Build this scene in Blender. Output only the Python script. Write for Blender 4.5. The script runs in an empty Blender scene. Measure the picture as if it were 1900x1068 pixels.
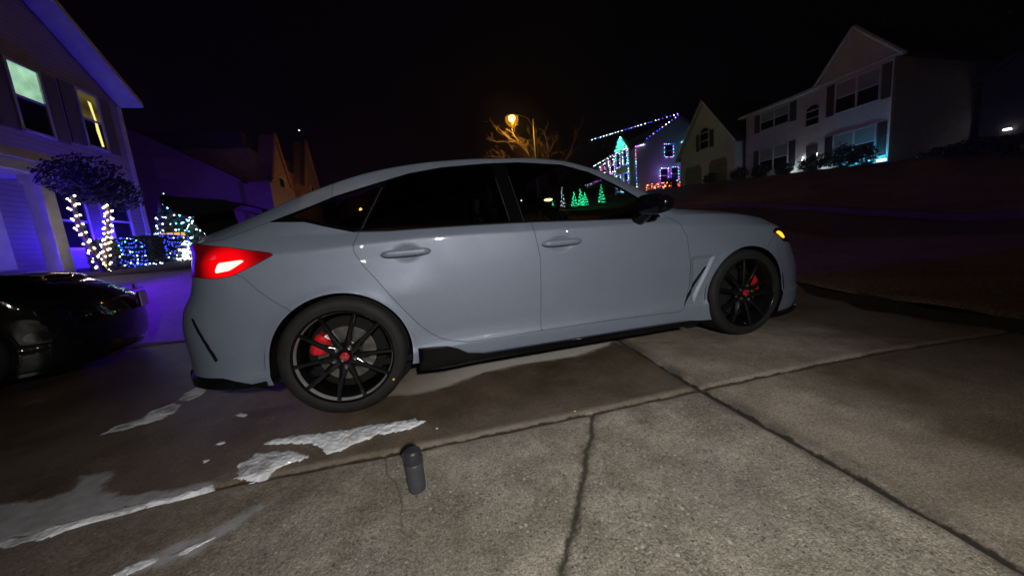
import bpy, math, random
import numpy as np
from mathutils import Vector, Matrix
random.seed(7); rng=np.random.default_rng(7)
SC=bpy.context.scene; COL=SC.collection
PI=math.pi
# ------------------------------------------------------------ helpers
def link(o,parent=None):
    COL.objects.link(o)
    if parent is not None: o.parent=parent
    return o
def tag(o,label=None,cat=None,group=None,kind=None):
    if label: o['label']=label
    if cat: o['category']=cat
    if group: o['group']=group
    if kind: o['kind']=kind
    return o
def thing(name,label,cat,loc=(0,0,0),rz=0,group=None):
    o=bpy.data.objects.new(name,None); o.empty_display_size=.2
    o.location=loc; o.rotation_euler=(0,0,rz); link(o); return tag(o,label,cat,group)
def copy_tree(o,loc=None,rz=None,label=None,parent=None):
    c=o.copy(); COL.objects.link(c); c.parent=parent
    if loc is not None: c.location=loc
    if rz is not None: c.rotation_euler=(0,0,rz)
    if label: c['label']=label
    for ch in [k for k in bpy.data.objects if k.parent==o and k!=c]: copy_tree(ch,parent=c)
    return c
def mesh_obj(name,V,F,mat,parent=None,smooth=False,N=None,loc=None):
    me=bpy.data.meshes.new(name)
    me.from_pydata([tuple(map(float,v)) for v in V],[],[list(map(int,f)) for f in F])
    me.materials.append(mat)
    if smooth or N is not None:
        me.polygons.foreach_set('use_smooth',[True]*len(me.polygons))
    if N is not None:
        me.normals_split_custom_set_from_vertices([tuple(map(float,n)) for n in N])
    me.update()
    o=bpy.data.objects.new(name,me); link(o,parent)
    if loc is not None: o.location=loc
    return o
class MB:
    def __init__(s): s.V=[];s.F=[]
    def add(s,V,F):
        b=len(s.V); s.V+= [tuple(v) for v in V]; s.F+=[[i+b for i in f] for f in F]
    def box(s,a,b):
        (x0,y0,z0),(x1,y1,z1)=a,b
        x0,x1=min(x0,x1),max(x0,x1);y0,y1=min(y0,y1),max(y0,y1);z0,z1=min(z0,z1),max(z0,z1)
        s.add([(x0,y0,z0),(x1,y0,z0),(x1,y1,z0),(x0,y1,z0),(x0,y0,z1),(x1,y0,z1),(x1,y1,z1),(x0,y1,z1)],
              [(0,3,2,1),(4,5,6,7),(0,1,5,4),(1,2,6,5),(2,3,7,6),(3,0,4,7)])
    def hexa(s,v8): s.add(v8,[(0,3,2,1),(4,5,6,7),(0,1,5,4),(1,2,6,5),(2,3,7,6),(3,0,4,7)])
    def tube(s,pts,rad,n=8,cap=True):
        pts=[Vector(p) for p in pts]; R=rad if hasattr(rad,'__len__') else [rad]*len(pts)
        b=len(s.V); up=None
        for i,p in enumerate(pts):
            t=(pts[min(i+1,len(pts)-1)]-pts[max(i-1,0)]).normalized()
            if up is None:
                a=Vector((0,0,1)) if abs(t.z)<.9 else Vector((1,0,0)); up=t.cross(a).normalized()
            up=(up-t*up.dot(t)).normalized(); w=t.cross(up)
            for k in range(n):
                q=2*PI*k/n; s.V.append(tuple(p+(up*math.cos(q)+w*math.sin(q))*R[i]))
        for i in range(len(pts)-1):
            for k in range(n):
                k2=(k+1)%n; s.F.append([b+i*n+k,b+i*n+k2,b+(i+1)*n+k2,b+(i+1)*n+k])
        if cap:
            s.F.append([b+k for k in range(n)][::-1]); s.F.append([b+(len(pts)-1)*n+k for k in range(n)])
    def lathe(s,prof,c=(0,0,0),axis='z',n=48,closed=False):
        b=len(s.V)
        for (r,h) in prof:
            for k in range(n):
                q=2*PI*k/n
                if axis=='z': v=(c[0]+r*math.cos(q),c[1]+r*math.sin(q),c[2]+h)
                else: v=(c[0]+r*math.cos(q),c[1]+h,c[2]+r*math.sin(q))
                s.V.append(v)
        m=len(prof)
        for i in range(m if closed else m-1):
            j=(i+1)%m
            for k in range(n):
                k2=(k+1)%n; s.F.append([b+i*n+k,b+i*n+k2,b+j*n+k2,b+j*n+k])
    def prism(s,poly,a,b,axis='y'):
        n=len(poly)
        def mk(p,h): return (p[0],h,p[1]) if axis=='y' else ((h,p[0],p[1]) if axis=='x' else (p[0],p[1],h))
        V=[mk(p,a) for p in poly]+[mk(p,b) for p in poly]
        s.add(V,[list(range(n)),[n+i for i in range(n)][::-1]]+[[i,n+i,n+(i+1)%n,(i+1)%n] for i in range(n)])
    def build(s,name,mat,parent=None,smooth=False,loc=None,bevel=0,seg=2):
        o=mesh_obj(name,s.V,s.F,mat,parent,smooth,loc=loc)
        import bmesh
        bm=bmesh.new(); bm.from_mesh(o.data); bmesh.ops.recalc_face_normals(bm,faces=bm.faces)
        if bevel>0:
            es=[e for e in bm.edges if len(e.link_faces)==2 and e.calc_face_angle(0)>.6]
            bmesh.ops.bevel(bm,geom=es,offset=bevel,segments=seg,profile=.6,affect='EDGES',clamp_overlap=True)
        bm.to_mesh(o.data); bm.free()
        if smooth:
            try:
                o.data.set_sharp_from_angle(angle=math.radians(38))
            except Exception: pass
        return o
# ------------------------------------------------------------ materials
MATS={}
def _nt(name):
    m=bpy.data.materials.new(name); m.use_nodes=True; return m,m.node_tree,m.node_tree.nodes['Principled BSDF']
def N_(nt,t,**k):
    n=nt.nodes.new(t)
    for a,b in k.items(): setattr(n,a,b)
    return n
def pmat(name,col,rough=.6,metal=0,coat=0,noise=0,nscale=8,bump=0,bscale=40,spec=.5,col2=None,trans=0,coatr=.03):
    m,nt,b=_nt(name); L=nt.links
    b.inputs['Base Color'].default_value=(*col,1); b.inputs['Roughness'].default_value=rough
    b.inputs['Metallic'].default_value=metal; b.inputs['Coat Weight'].default_value=coat; b.inputs['Coat Roughness'].default_value=coatr
    b.inputs['Specular IOR Level'].default_value=spec
    tc=N_(nt,'ShaderNodeTexCoord')
    if noise>0 or col2:
        t=N_(nt,'ShaderNodeTexNoise'); t.inputs['Scale'].default_value=nscale; t.inputs['Detail'].default_value=6
        L.new(tc.outputs['Object'],t.inputs['Vector'])
        mx=N_(nt,'ShaderNodeMix',data_type='RGBA')
        c2=col2 or tuple(c*(1-noise) for c in col); c1=col if col2 else tuple(min(1,c*(1+noise*.6)) for c in col)
        mx.inputs[6].default_value=(*c1,1); mx.inputs[7].default_value=(*c2,1)
        rp=N_(nt,'ShaderNodeMapRange'); rp.inputs[1].default_value=.35; rp.inputs[2].default_value=.65
        L.new(t.outputs['Fac'],rp.inputs[0]); L.new(rp.outputs[0],mx.inputs[0]); L.new(mx.outputs[2],b.inputs['Base Color'])
    if bump>0:
        t2=N_(nt,'ShaderNodeTexNoise'); t2.inputs['Scale'].default_value=bscale; t2.inputs['Detail'].default_value=5
        L.new(tc.outputs['Object'],t2.inputs['Vector'])
        bp=N_(nt,'ShaderNodeBump'); bp.inputs['Strength'].default_value=bump; bp.inputs['Distance'].default_value=.01
        L.new(t2.outputs['Fac'],bp.inputs['Height']); L.new(bp.outputs[0],b.inputs['Normal'])
    MATS[name]=m; return m
def emat(name,col,strength,sample=False):
    m,nt,b=_nt(name); nt.nodes.remove(b); e=N_(nt,'ShaderNodeEmission'); e.inputs[0].default_value=(*col,1); e.inputs[1].default_value=strength
    nt.links.new(e.outputs[0],nt.nodes['Material Output'].inputs[0])
    if not sample:
        try: m.cycles.emission_sampling='NONE'
        except Exception: pass
    return m
def siding(name,col,lap=.12,axis='Z'):
    m,nt,b=_nt(name); L=nt.links; tc=N_(nt,'ShaderNodeTexCoord'); sp=N_(nt,'ShaderNodeSeparateXYZ'); L.new(tc.outputs['Object'],sp.inputs[0])
    d=N_(nt,'ShaderNodeMath',operation='DIVIDE'); L.new(sp.outputs[axis],d.inputs[0]); d.inputs[1].default_value=lap
    fr=N_(nt,'ShaderNodeMath',operation='FRACT'); L.new(d.outputs[0],fr.inputs[0])
    cr=N_(nt,'ShaderNodeValToRGB'); cr.color_ramp.elements[0].position=0; cr.color_ramp.elements[0].color=(0,0,0,1)
    cr.color_ramp.elements[1].position=.16; cr.color_ramp.elements[1].color=(1,1,1,1); L.new(fr.outputs[0],cr.inputs[0])
    nz=N_(nt,'ShaderNodeTexNoise'); nz.inputs['Scale'].default_value=3; nz.inputs['Detail'].default_value=6; L.new(tc.outputs['Object'],nz.inputs['Vector'])
    mx=N_(nt,'ShaderNodeMix',data_type='RGBA'); mx.inputs[6].default_value=(*[c*.75 for c in col],1); mx.inputs[7].default_value=(*[min(1,c*1.2) for c in col],1)
    L.new(nz.outputs['Fac'],mx.inputs[0])
    m2=N_(nt,'ShaderNodeMix',data_type='RGBA'); m2.inputs[6].default_value=(*[c*.35 for c in col],1); L.new(mx.outputs[2],m2.inputs[7]); L.new(cr.outputs[0],m2.inputs[0])
    L.new(m2.outputs[2],b.inputs['Base Color']); b.inputs['Roughness'].default_value=.55
    bp=N_(nt,'ShaderNodeBump'); bp.inputs['Strength'].default_value=.8; bp.inputs['Distance'].default_value=.02; L.new(fr.outputs[0],bp.inputs['Height']); L.new(bp.outputs[0],b.inputs['Normal'])
    return m
def paint(name,col,metal=.25,flake=.30,coat=1,spec=.5):
    m,nt,b=_nt(name); L=nt.links; tc=N_(nt,'ShaderNodeTexCoord')
    n1=N_(nt,'ShaderNodeTexNoise'); n1.inputs['Scale'].default_value=240; n1.inputs['Detail'].default_value=4; n1.inputs['Roughness'].default_value=.8; L.new(tc.outputs['Object'],n1.inputs['Vector'])
    n2=N_(nt,'ShaderNodeTexNoise'); n2.inputs['Scale'].default_value=2.2; n2.inputs['Detail'].default_value=8; n2.inputs['Roughness'].default_value=.7; L.new(tc.outputs['Object'],n2.inputs['Vector'])
    mx=N_(nt,'ShaderNodeMix',data_type='RGBA'); mx.inputs[6].default_value=(*[c*(1-flake) for c in col],1); mx.inputs[7].default_value=(*[c*(1+flake) for c in col],1)
    L.new(n1.outputs['Fac'],mx.inputs[0]); L.new(mx.outputs[2],b.inputs['Base Color'])
    b.inputs['Metallic'].default_value=metal; b.inputs['Coat Weight'].default_value=coat; b.inputs['Specular IOR Level'].default_value=spec
    r=N_(nt,'ShaderNodeMapRange'); r.inputs[1].default_value=.3; r.inputs[2].default_value=.7; r.inputs[3].default_value=.44; r.inputs[4].default_value=.56
    L.new(n2.outputs['Fac'],r.inputs[0]); L.new(r.outputs[0],b.inputs['Roughness'])
    r2=N_(nt,'ShaderNodeMapRange'); r2.inputs[1].default_value=.35; r2.inputs[2].default_value=.7; r2.inputs[3].default_value=.008; r2.inputs[4].default_value=.05
    L.new(n2.outputs['Fac'],r2.inputs[0]); L.new(r2.outputs[0],b.inputs['Coat Roughness'])
    return m
def tint_glass(name,tint=.35,rough=.02):
    m,nt,b=_nt(name); L=nt.links; nt.nodes.remove(b)
    tr=N_(nt,'ShaderNodeBsdfTransparent'); tr.inputs[0].default_value=(tint,tint*1.02,tint*1.0,1)
    gl=N_(nt,'ShaderNodeBsdfGlossy'); gl.inputs['Roughness'].default_value=rough; gl.inputs[0].default_value=(.9,.9,.9,1)
    lw=N_(nt,'ShaderNodeLayerWeight'); lw.inputs[0].default_value=.5; pw=N_(nt,'ShaderNodeMath',operation='POWER'); L.new(lw.outputs['Facing'],pw.inputs[0]); pw.inputs[1].default_value=4.; fr=N_(nt,'ShaderNodeMath',operation='MULTIPLY_ADD'); L.new(pw.outputs[0],fr.inputs[0]); fr.inputs[1].default_value=.75; fr.inputs[2].default_value=.045; mx=N_(nt,'ShaderNodeMixShader')
    L.new(fr.outputs[0],mx.inputs[0]); L.new(tr.outputs[0],mx.inputs[1]); L.new(gl.outputs[0],mx.inputs[2]); L.new(mx.outputs[0],nt.nodes['Material Output'].inputs[0])
    return m
M_black=pmat('black_trim',(.003,.003,.0035),.08,spec=.35)
M_matblack=pmat('matte_black',(.006,.006,.006),.8,spec=.2)
M_rubber=pmat('tyre_rubber',(.012,.012,.012),.7,spec=.35,bump=.25,bscale=160,noise=.25,nscale=20)
M_rim=pmat('black_rim_paint',(.008,.008,.009),.16,coat=.5,metal=.3)
M_steel=pmat('brake_steel',(.34,.33,.31),.3,metal=.95,noise=.2,nscale=30)
M_barrel=pmat('rim_barrel_metal',(.50,.50,.51),.35,metal=.45,noise=.2,nscale=12)
M_red=pmat('caliper_red',(.62,.01,.015),.3,coat=.6)
M_glass=tint_glass('tinted_glass',.5)
M_winglass=pmat('house_glass',(.012,.013,.016),.06,spec=.6)
M_white=pmat('white_trim',(.62,.62,.6),.5,noise=.12,nscale=4)
M_roof=pmat('roof_shingle',(.045,.04,.038),.9,noise=.4,nscale=10,bump=.5,bscale=25)
M_wire=pmat('cable',(.02,.03,.02),.6)
M_chrome=pmat('chrome',(.7,.7,.7),.12,metal=1)
M_seat=pmat('seat_cloth',(.02,.018,.018),.9)
CP=[0.47322, -2.80655, 0.85229]
RV=np.array([0.961644, -0.259632, -0.088494]);UV=np.array([0.121283, 0.11309, 0.986155]);FV=np.array([0.24603, 0.959063, -0.140242]);FPX=609.992
LX,LY,LZ,LP,LS,LTX,LTY=.75,-4.4,1.6,325,99,.95,-1.2
WS=.25;NIGHT_FILL=.008;HAZE=0.0011;SEED=11
def smooth(t): t=np.clip(t,0,1); return t*t*(3-2*t)
def cub(xs,ys):
    # monotone-ish cubic hermite through points
    xs=np.array(xs,float); ys=np.array(ys,float); h=np.diff(xs); d=np.diff(ys)/h
    m=np.zeros(len(xs)); m[0]=d[0]; m[-1]=d[-1]
    for i in range(1,len(xs)-1):
        if d[i-1]*d[i]<=0: m[i]=0
        else:
            w1=2*h[i]+h[i-1]; w2=h[i]+2*h[i-1]; m[i]=(w1+w2)/(w1/d[i-1]+w2/d[i])
    def f(x):
        x=np.clip(np.asarray(x,float),xs[0],xs[-1]); i=np.clip(np.searchsorted(xs,x)-1,0,len(xs)-2)
        t=(x-xs[i])/h[i]
        return ((2*t**3-3*t**2+1)*ys[i]+(t**3-2*t**2+t)*h[i]*m[i]+(-2*t**3+3*t**2)*ys[i+1]+(t**3-t**2)*h[i]*m[i+1])
    class Curve:
        def __call__(s_,x): return f(x)
    return Curve()
class CarShape:
    xA=-.42; xB=2.95; nr=2.35; nf=3.0
    zE=cub([-.95,-.6,-.3,0,.12,.3,.84,1.54,1.9,2.1,2.3,2.7,3.0,3.3,3.64],[.985,.975,.985,.975,.972,.966,.962,.938,.925,.925,.925,.905,.86,.80,.70])
    WE=cub([-.6,-.3,0,.3,1.2,1.9,2.3,2.7,3.1],[.83,.84,.852,.862,.866,.87,.86,.84,.81])
    zC=cub([-.95,-.85,-.6,-.35,-.17,0,.2,.4,.6,.9,1.2,1.45,1.7,1.9,2.1,2.3,2.4,2.7,3.08,3.3,3.64],[.985,1.0,1.075,1.17,1.247,1.305,1.363,1.402,1.424,1.438,1.438,1.417,1.346,1.253,1.147,1.03,1.0,.985,.915,.84,.70])
    zM=cub([-.95,-.6,-.35,-.17,0,.2,.4,.6,.9,1.2,1.45,1.7,1.9,2.1,2.2,2.4,2.7,3.08,3.3,3.64],[.985,1.045,1.13,1.203,1.265,1.325,1.365,1.389,1.404,1.403,1.377,1.302,1.20,1.07,.985,.966,.94,.882,.79,.70])
    yM=cub([-.95,-.6,-.35,-.17,0,.2,.4,.6,.9,1.2,1.45,1.7,1.9,2.1,2.2,2.4,2.7,3.08,3.3,3.64],[.62,.66,.66,.655,.65,.635,.615,.60,.585,.58,.60,.64,.69,.755,.78,.76,.72,.68,.62,.5])
    zB=cub([-.95,-.6,-.46,-.38,0,.35,.45,.66,2.2,2.35,2.9,3.1,3.64],[.30,.30,.262,.235,.235,.22,.21,.205,.185,.17,.16,.14,.14])
    zK=cub([-.6,-.125,.13,.525,1.17,1.92,2.26,2.93,3.6],[.885,.892,.904,.914,.90,.887,.851,.80,.72])
    low=cub([.1,.2,.285,.305,.36,.45,.6,.75,.9],[.897,.905,.912,.902,.897,.901,.909,.911,.905])
    xr=cub([.15,.3,.5,.62,.75,.9,.985],[-.93,-.96,-.965,-.94,-.855,-.82,-.86])
    xf=cub([.14,.2,.4,.6,.7,.8,.9],[3.60,3.64,3.64,3.53,3.42,3.27,3.12])
    flare_r=.028; flare_f=.03; xw=(0.,2.735)
    def W(s,x,z):
        zk=s.zK(x); ze=s.zE(x); we=s.WE(x)
        wc=.905
        base=s.low(np.clip(z,.1,.9))
        up=np.clip((z-zk)/np.maximum(ze-zk,.01),0,1)
        b=np.where(z>zk, wc+(we-wc)*(.8*up+.2*up*up), np.where(z>.75, .911+(wc-.911)*np.clip((z-.75)/np.maximum(zk-.75,.02),0,1)**1.6, base))
        g=1-smooth((z-.60)/.24)
        fr=s.flare_r*np.exp(-(np.abs(x-s.xw[0])/.46)**4); ff=s.flare_f*np.exp(-(np.abs(x-s.xw[1])/.44)**4)
        # small lip right at arches
        for c in s.xw:
            r=np.hypot(x-c,z-.315); b=b+.006*np.exp(-((r-.352)/.03)**2)*(z<.9)
        b=b+(fr+ff)*g
        # fender vent hollow behind front wheel
        hol=smooth((x-2.26)/.02)*(1-smooth((x-(2.26+.17*np.clip((z-.30)/.33,0,1)))/.015))*smooth((z-.27)/.05)*(1-smooth((z-.615)/.02))
        b=b-.013*hol*s.vent
        for hx,hz in ((.383,.838),(1.30,.812)):
            b=b-.012*np.exp(-(((x-hx)/.070)**2+((z-hz)/.040)**2)**2)
        return b
    vent=1.
    def wall(s,th,v):
        # th in [-1,0] rear cap, [0,1] side, [1,2] front cap
        th=np.asarray(th,float); v=np.asarray(v,float)
        side=np.clip(th,0,1)
        xs=s.xA+(s.xB-s.xA)*side
        # iterate z since end lengths depend on z
        x=xs.copy()
        ar=np.clip(-th,0,1)*np.pi/2; af=np.clip(th-1,0,1)*np.pi/2
        for _ in range(4):
            zb=s.zB(x); zt=s.zE(x); z=zb+(zt-zb)*v
            L=np.where(th<0, s.xA-s.xr(z), np.where(th>1, s.xf(z)-s.xB, 0))
            nn=np.where(th<0,s.nr,s.nf); a=np.where(th<0,ar,af)
            sx=np.sign(th-.5)*np.sin(a)**(2/nn)*L
            x=np.where((th<0)|(th>1), np.where(th<0,s.xA,s.xB)+sx, xs)
        w=s.W(np.clip(x,s.xA-.3,s.xB+.4),z)
        y=-w*np.where((th<0)|(th>1),np.cos(a)**(2/nn),1)
        y=np.where(np.abs(np.cos(a))<1e-6,0,y)
        return np.stack([x,y,z],-1)
    def deck(s,th,v):
        E=s.wall(th,np.ones_like(th)); v=np.asarray(v,float)
        x=E[...,0]; sc=np.abs(E[...,1])/np.maximum(s.WE(np.clip(x,-.6,3.1)),.1)
        ym=np.minimum(s.yM(x)*sc**.6,np.abs(E[...,1])*.97); zm=s.zM(x); zc=s.zC(x)
        zm=np.where(zm<E[...,2],E[...,2],zm)
        a=np.clip(v,0,1); b=np.clip(v-1,0,1)
        yE=np.abs(E[...,1])
        ya=yE+(ym-yE)*a; za=E[...,2]+(zm-E[...,2])*a
        bul=.028*4*a*(1-a)*np.clip((zm-E[...,2])/.3,0,1)
        ya=ya+bul*.8; za=za+bul*.4
        yb=ym*(1-b); zb=zc-(zc-zm)*(1-b)**2.4
        y=np.where(v<=1,ya,yb); z=np.where(v<=1,za,zb)
        return np.stack([x,-y,z],-1)
    def grid(s,nth=(44,300,60),nv=(80,26,24)):
        e=1e-3
        th=np.concatenate([np.linspace(-1,0,nth[0],endpoint=False),np.linspace(0,1,nth[1],endpoint=False),1+np.linspace(0,1,nth[2]+1)])
        vw=np.linspace(0,1,nv[0]+1); vd=np.concatenate([np.linspace(0,1,nv[1]+1)[1:],1+np.linspace(0,1,nv[2]+1)[1:]])
        T1,V1=np.meshgrid(th,vw,indexing='ij'); T2,V2=np.meshgrid(th,vd,indexing='ij')
        P=np.concatenate([s.wall(T1,V1),s.deck(T2,V2)],1)
        V=np.concatenate([V1,1+V2],1); T=np.concatenate([T1,T2],1)
        du=np.gradient(P,axis=0); dv=np.gradient(P,axis=1)
        N=np.cross(du,dv); l=np.linalg.norm(N,axis=-1,keepdims=True); N=N/np.maximum(l,1e-12)
        N[l[...,0]<1e-9]=(1,0,0) 
        n,m=T.shape
        idx=np.arange(n*m).reshape(n,m)
        F=np.stack([idx[:-1,:-1],idx[1:,:-1],idx[1:,1:],idx[:-1,1:]],-1).reshape(-1,4)
        return P.reshape(-1,3),N.reshape(-1,3),np.stack([T,V],-1).reshape(-1,2),F
# ------------------------------------------------------------ clip a surface by a signed function
def clip(P,N,Q,F,f):
    val=f(P,Q); pos=val>0
    P=list(map(tuple,P));N=list(map(tuple,N));Q=list(map(tuple,Q)); val=val.tolist(); pos=pos.tolist()
    out=[]; cache={}
    for fc in F:
        k=sum(pos[i] for i in fc)
        if k==len(fc): out.append(fc); continue
        if k==0: continue
        r=[]
        for a,b in zip(fc,list(fc[1:])+[fc[0]]):
            if pos[a]: r.append(a)
            if pos[a]!=pos[b]:
                key=(a,b) if a<b else (b,a)
                if key not in cache:
                    i,j=key; t=val[i]/(val[i]-val[j])
                    P.append(tuple(P[i][c]+(P[j][c]-P[i][c])*t for c in range(3)))
                    n=[N[i][c]+(N[j][c]-N[i][c])*t for c in range(3)]; l=math.sqrt(sum(q*q for q in n)) or 1
                    N.append(tuple(q/l for q in n)); Q.append(tuple(Q[i][c]+(Q[j][c]-Q[i][c])*t for c in range(2)))
                    cache[key]=len(P)-1
                r.append(cache[key])
        if len(r)>=3: out.append(r)
    used=sorted({i for fc in out for i in fc}); mp={u:i for i,u in enumerate(used)}
    return (np.array([P[i] for i in used]).reshape(-1,3),np.array([N[i] for i in used]).reshape(-1,3),np.array([Q[i] for i in used]).reshape(-1,2),[[mp[i] for i in fc] for fc in out])
def sdpoly(x,z,poly):
    poly=np.array(poly,float); d=np.full(x.shape,1e9); ins=np.zeros(x.shape,bool)
    n=len(poly)
    for i in range(n):
        a=poly[i]; b=poly[(i+1)%n]; e=b-a; wx=x-a[0]; wz=z-a[1]
        t=np.clip((wx*e[0]+wz*e[1])/max(e@e,1e-12),0,1)
        d=np.minimum(d,np.hypot(wx-e[0]*t,wz-e[1]*t))
        c=(a[1]>z)!=(b[1]>z)
        with np.errstate(divide='ignore',invalid='ignore'):
            xc=a[0]+(z-a[1])*e[0]/(e[1] if e[1]!=0 else 1e-12)
        ins^= c&(x<xc)
    return np.where(ins,d,-d)
GAP=.0028
DLO=[(-.290,1.063),(-.114,1.049),(-.019,1.017),(.125,.974),(.302,.963),(.533,.963),(.841,.959),(1.107,.953),(1.540,.935),(1.93,.920),(2.06,.925),(1.955,1.055),(1.80,1.176),(1.635,1.280),(1.452,1.342),(1.152,1.370),(.93,1.366),(.648,1.346),(.451,1.312),(.265,1.256),(.033,1.186),(-.130,1.121)]
RD=[(.160,.99),(.121,.905),(.122,.868),(.160,.79),(.217,.709),(.29,.595),(.357,.496),(.410,.425),(.460,.373),(.515,.332),(.576,.308),(.668,.288),(.9,.286),(1.125,.285),(1.135,.40),(1.144,.532),(1.153,.747),(1.138,.847),(1.127,.935),(1.127,.99)]
FD=[(1.127,.99),(1.127,.935),(1.138,.847),(1.153,.747),(1.144,.532),(1.135,.40),(1.125,.285),(1.640,.279),(2.12,.260),(2.17,.262),(2.196,.285),(2.225,.35),(2.247,.432),(2.252,.584),(2.230,.772),(2.182,.868),(2.091,.931),(2.0,.99)]
TAIL=[(-.70,.985),(-.632,.981),(-.563,.966),(-.454,.946),(-.359,.924),(-.265,.902),(-.250,.893),(-.256,.886),(-.330,.852),(-.439,.805),(-.510,.800),(-.614,.812),(-.70,.82),(-.95,.84),(-.95,.975)]
LIT=[(-.509,.829),(-.488,.869),(-.482,.872),(-.374,.879),(-.370,.876),(-.432,.838),(-.446,.832),(-.500,.826)]
RB=[(-.46,.83),(-.39,.792),(-.334,.719),(-.271,.658),(-.2,.60),(-.2,0),(-1.3,0),(-1.3,.83)]
SLOT=[(-.690,.612),(-.672,.618),(-.585,.395),(-.588,.378),(-.604,.380)]
VENT=[(2.372,.556),(2.392,.556),(2.30,.43),(2.20,.290),(2.178,.284),(2.19,.31),(2.28,.44)]
HEAD=[(2.99,.748),(3.02,.775),(3.10,.775),(3.25,.72),(3.5,.70),(3.5,.655),(3.2,.655),(3.10,.672)]
AMB=[(3.013,.748),(3.05,.752),(3.088,.738),(3.118,.703),(3.108,.692),(3.075,.703)]
FBL=[(2.93,.66),(3.02,.74),(3.02,.0),(4.2,0),(4.2,.75),(3.6,.75),(3.09,.665),(3.02,.56),(2.9,.52)]
def mirror(m): 
    P,N,Q,F=m; s=np.array([1,-1,1.]); return P*s,N*s,Q,[f[::-1] for f in F]
def build_car(shape,label,loc,mp,mglass,main=True):
    root=thing('parked_car',label,'car',loc)
    P,N,Q,F=shape.grid() if main else shape.grid((30,150,40),(36,12,12))
    F=F.tolist()
    base=(P,N,Q,F)
    WX=(0.,2.735)
    def arch(rad): return lambda P,Q: np.where(Q[:,1]<1, np.minimum(np.hypot(P[:,0],P[:,2]-.315),np.hypot(P[:,0]-2.735,P[:,2]-.315))-rad, 1.)
    def reg(poly,sgn,g=GAP,cond=None):
        def f(P,Q):
            d=sdpoly(P[:,0],P[:,2],poly)
            if cond is not None: d=np.where(cond(P,Q),d,-1.)
            return sgn*d-g
        return f
    side=lambda P,Q: (Q[:,1]<2.0)
    c=clip(*base,arch(.352))
    wallc=lambda P,Q: Q[:,1]<1.08
    parts={}
    glass=clip(*c,reg(DLO,1,0,side)); c=clip(*c,reg(DLO,-1,0,side))
    for nm,poly,cond in (('rear_door',RD,wallc),('front_door',FD,wallc),('tail_light',TAIL,lambda P,Q:(P[:,1]<-.42)&(Q[:,1]<1.4)),('headlight',HEAD,lambda P,Q:P[:,1]<-.45)):
        parts[nm]=clip(*c,reg(poly,1,GAP*.5,cond)); c=clip(*c,reg(poly,-1,GAP*.5,cond))
    for nm,poly in (('rear_bumper',RB),('front_bumper',FBL)):
        cond=lambda P,Q: Q[:,1]<1.0001
        parts[nm]=clip(*c,reg(poly,1,GAP*.4,cond)); c=clip(*c,reg(poly,-1,GAP*.4,cond))
    parts['slot']=clip(*parts['rear_bumper'],reg(SLOT,1,0)); parts['rear_bumper']=clip(*parts['rear_bumper'],reg(SLOT,-1,0))
    parts['vent']=clip(*c,reg(VENT,1,0,wallc)); c=clip(*c,reg(VENT,-1,0,wallc))
    # top glass and hood / hatch
    def box(x0,x1,v0,v1):
        return lambda P,Q: np.minimum(np.minimum(P[:,0]-x0,x1-P[:,0]),np.minimum((Q[:,1]-v0)*.5,(v1-Q[:,1])*.5))
    def neg(f,g=0): return lambda P,Q: -f(P,Q)-g
    def pos(f,g=0): return lambda P,Q: f(P,Q)-g
    ws=box(1.52,2.32,2.04,9); rw=box(-.62,.22,2.10,9); hd=box(2.345,3.30,1.42,9)
    ht=lambda P,Q: np.where(Q[:,1]>1.02, np.minimum(np.minimum((P[:,2]-np.interp(P[:,0],[-.9,-.632,-.497,-.404,-.285,-.10],[.975,.979,.987,1.021,1.066,1.133])),.02-P[:,0]-(0 if True else 0)),(Q[:,1]-1.03)*.4),-1)
    for nm,fn,g in (('windscreen',ws,0),('rear_window',rw,0),('bonnet',hd,GAP*.5),('hatch',ht,GAP*.4)):
        parts[nm]=clip(*c,pos(fn,g)); c=clip(*c,neg(fn,g))
    parts['body']=c
    # glass lights inside the dark window frame
    B0=[(.972,1.5),(.972,1.34),(.978,1.26),(1.000,.9)]; B1=[(1.053,1.5),(1.053,1.30),(1.08,.9)]
    def div(x,z): return x-np.interp(z,[.90,.98,1.244,1.4],[.118,.160,.299,.381])
    def gz_front(P,Q):
        return np.minimum(sdpoly(P[:,0],P[:,2],DLO)-.014, P[:,0]-np.interp(P[:,2],[.9,1.28,1.5],[1.091,1.062,1.062]))
    def gz_rear(P,Q):
        return np.minimum(np.minimum(sdpoly(P[:,0],P[:,2],DLO)-.014, div(P[:,0],P[:,2])-.016), np.interp(P[:,2],[.9,1.26,1.5],[.993,.966,.960])-P[:,0])
    def gz_q(P,Q): return np.minimum(sdpoly(P[:,0],P[:,2],DLO)-.02, -div(P[:,0],P[:,2])-.014)
    gf=clip(*glass,gz_front); gr=clip(*glass,gz_rear); gq=clip(*glass,gz_q)
    tr=clip(*glass,neg(gz_front)); tr=clip(*tr,neg(gz_rear)); tr=clip(*tr,neg(gz_q))
    # split trim at door shuts
    def two(fn):
        return clip(*tr,pos(fn,GAP*.5))
    tq=two(lambda P,Q:-div(P[:,0],P[:,2])-.002); td=clip(*tr,lambda P,Q:div(P[:,0],P[:,2])-.002)
    bl=lambda P,Q: P[:,0]-np.interp(P[:,2],[.9,.94,1.36],[1.127,1.095,1.025])
    trr=clip(*td,neg(bl,.0015)); trf=clip(*td,pos(bl,.0015))
    def off(m,d): return (m[0]+m[1]*d,m[1],m[2],m[3])
    objs={}
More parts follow.
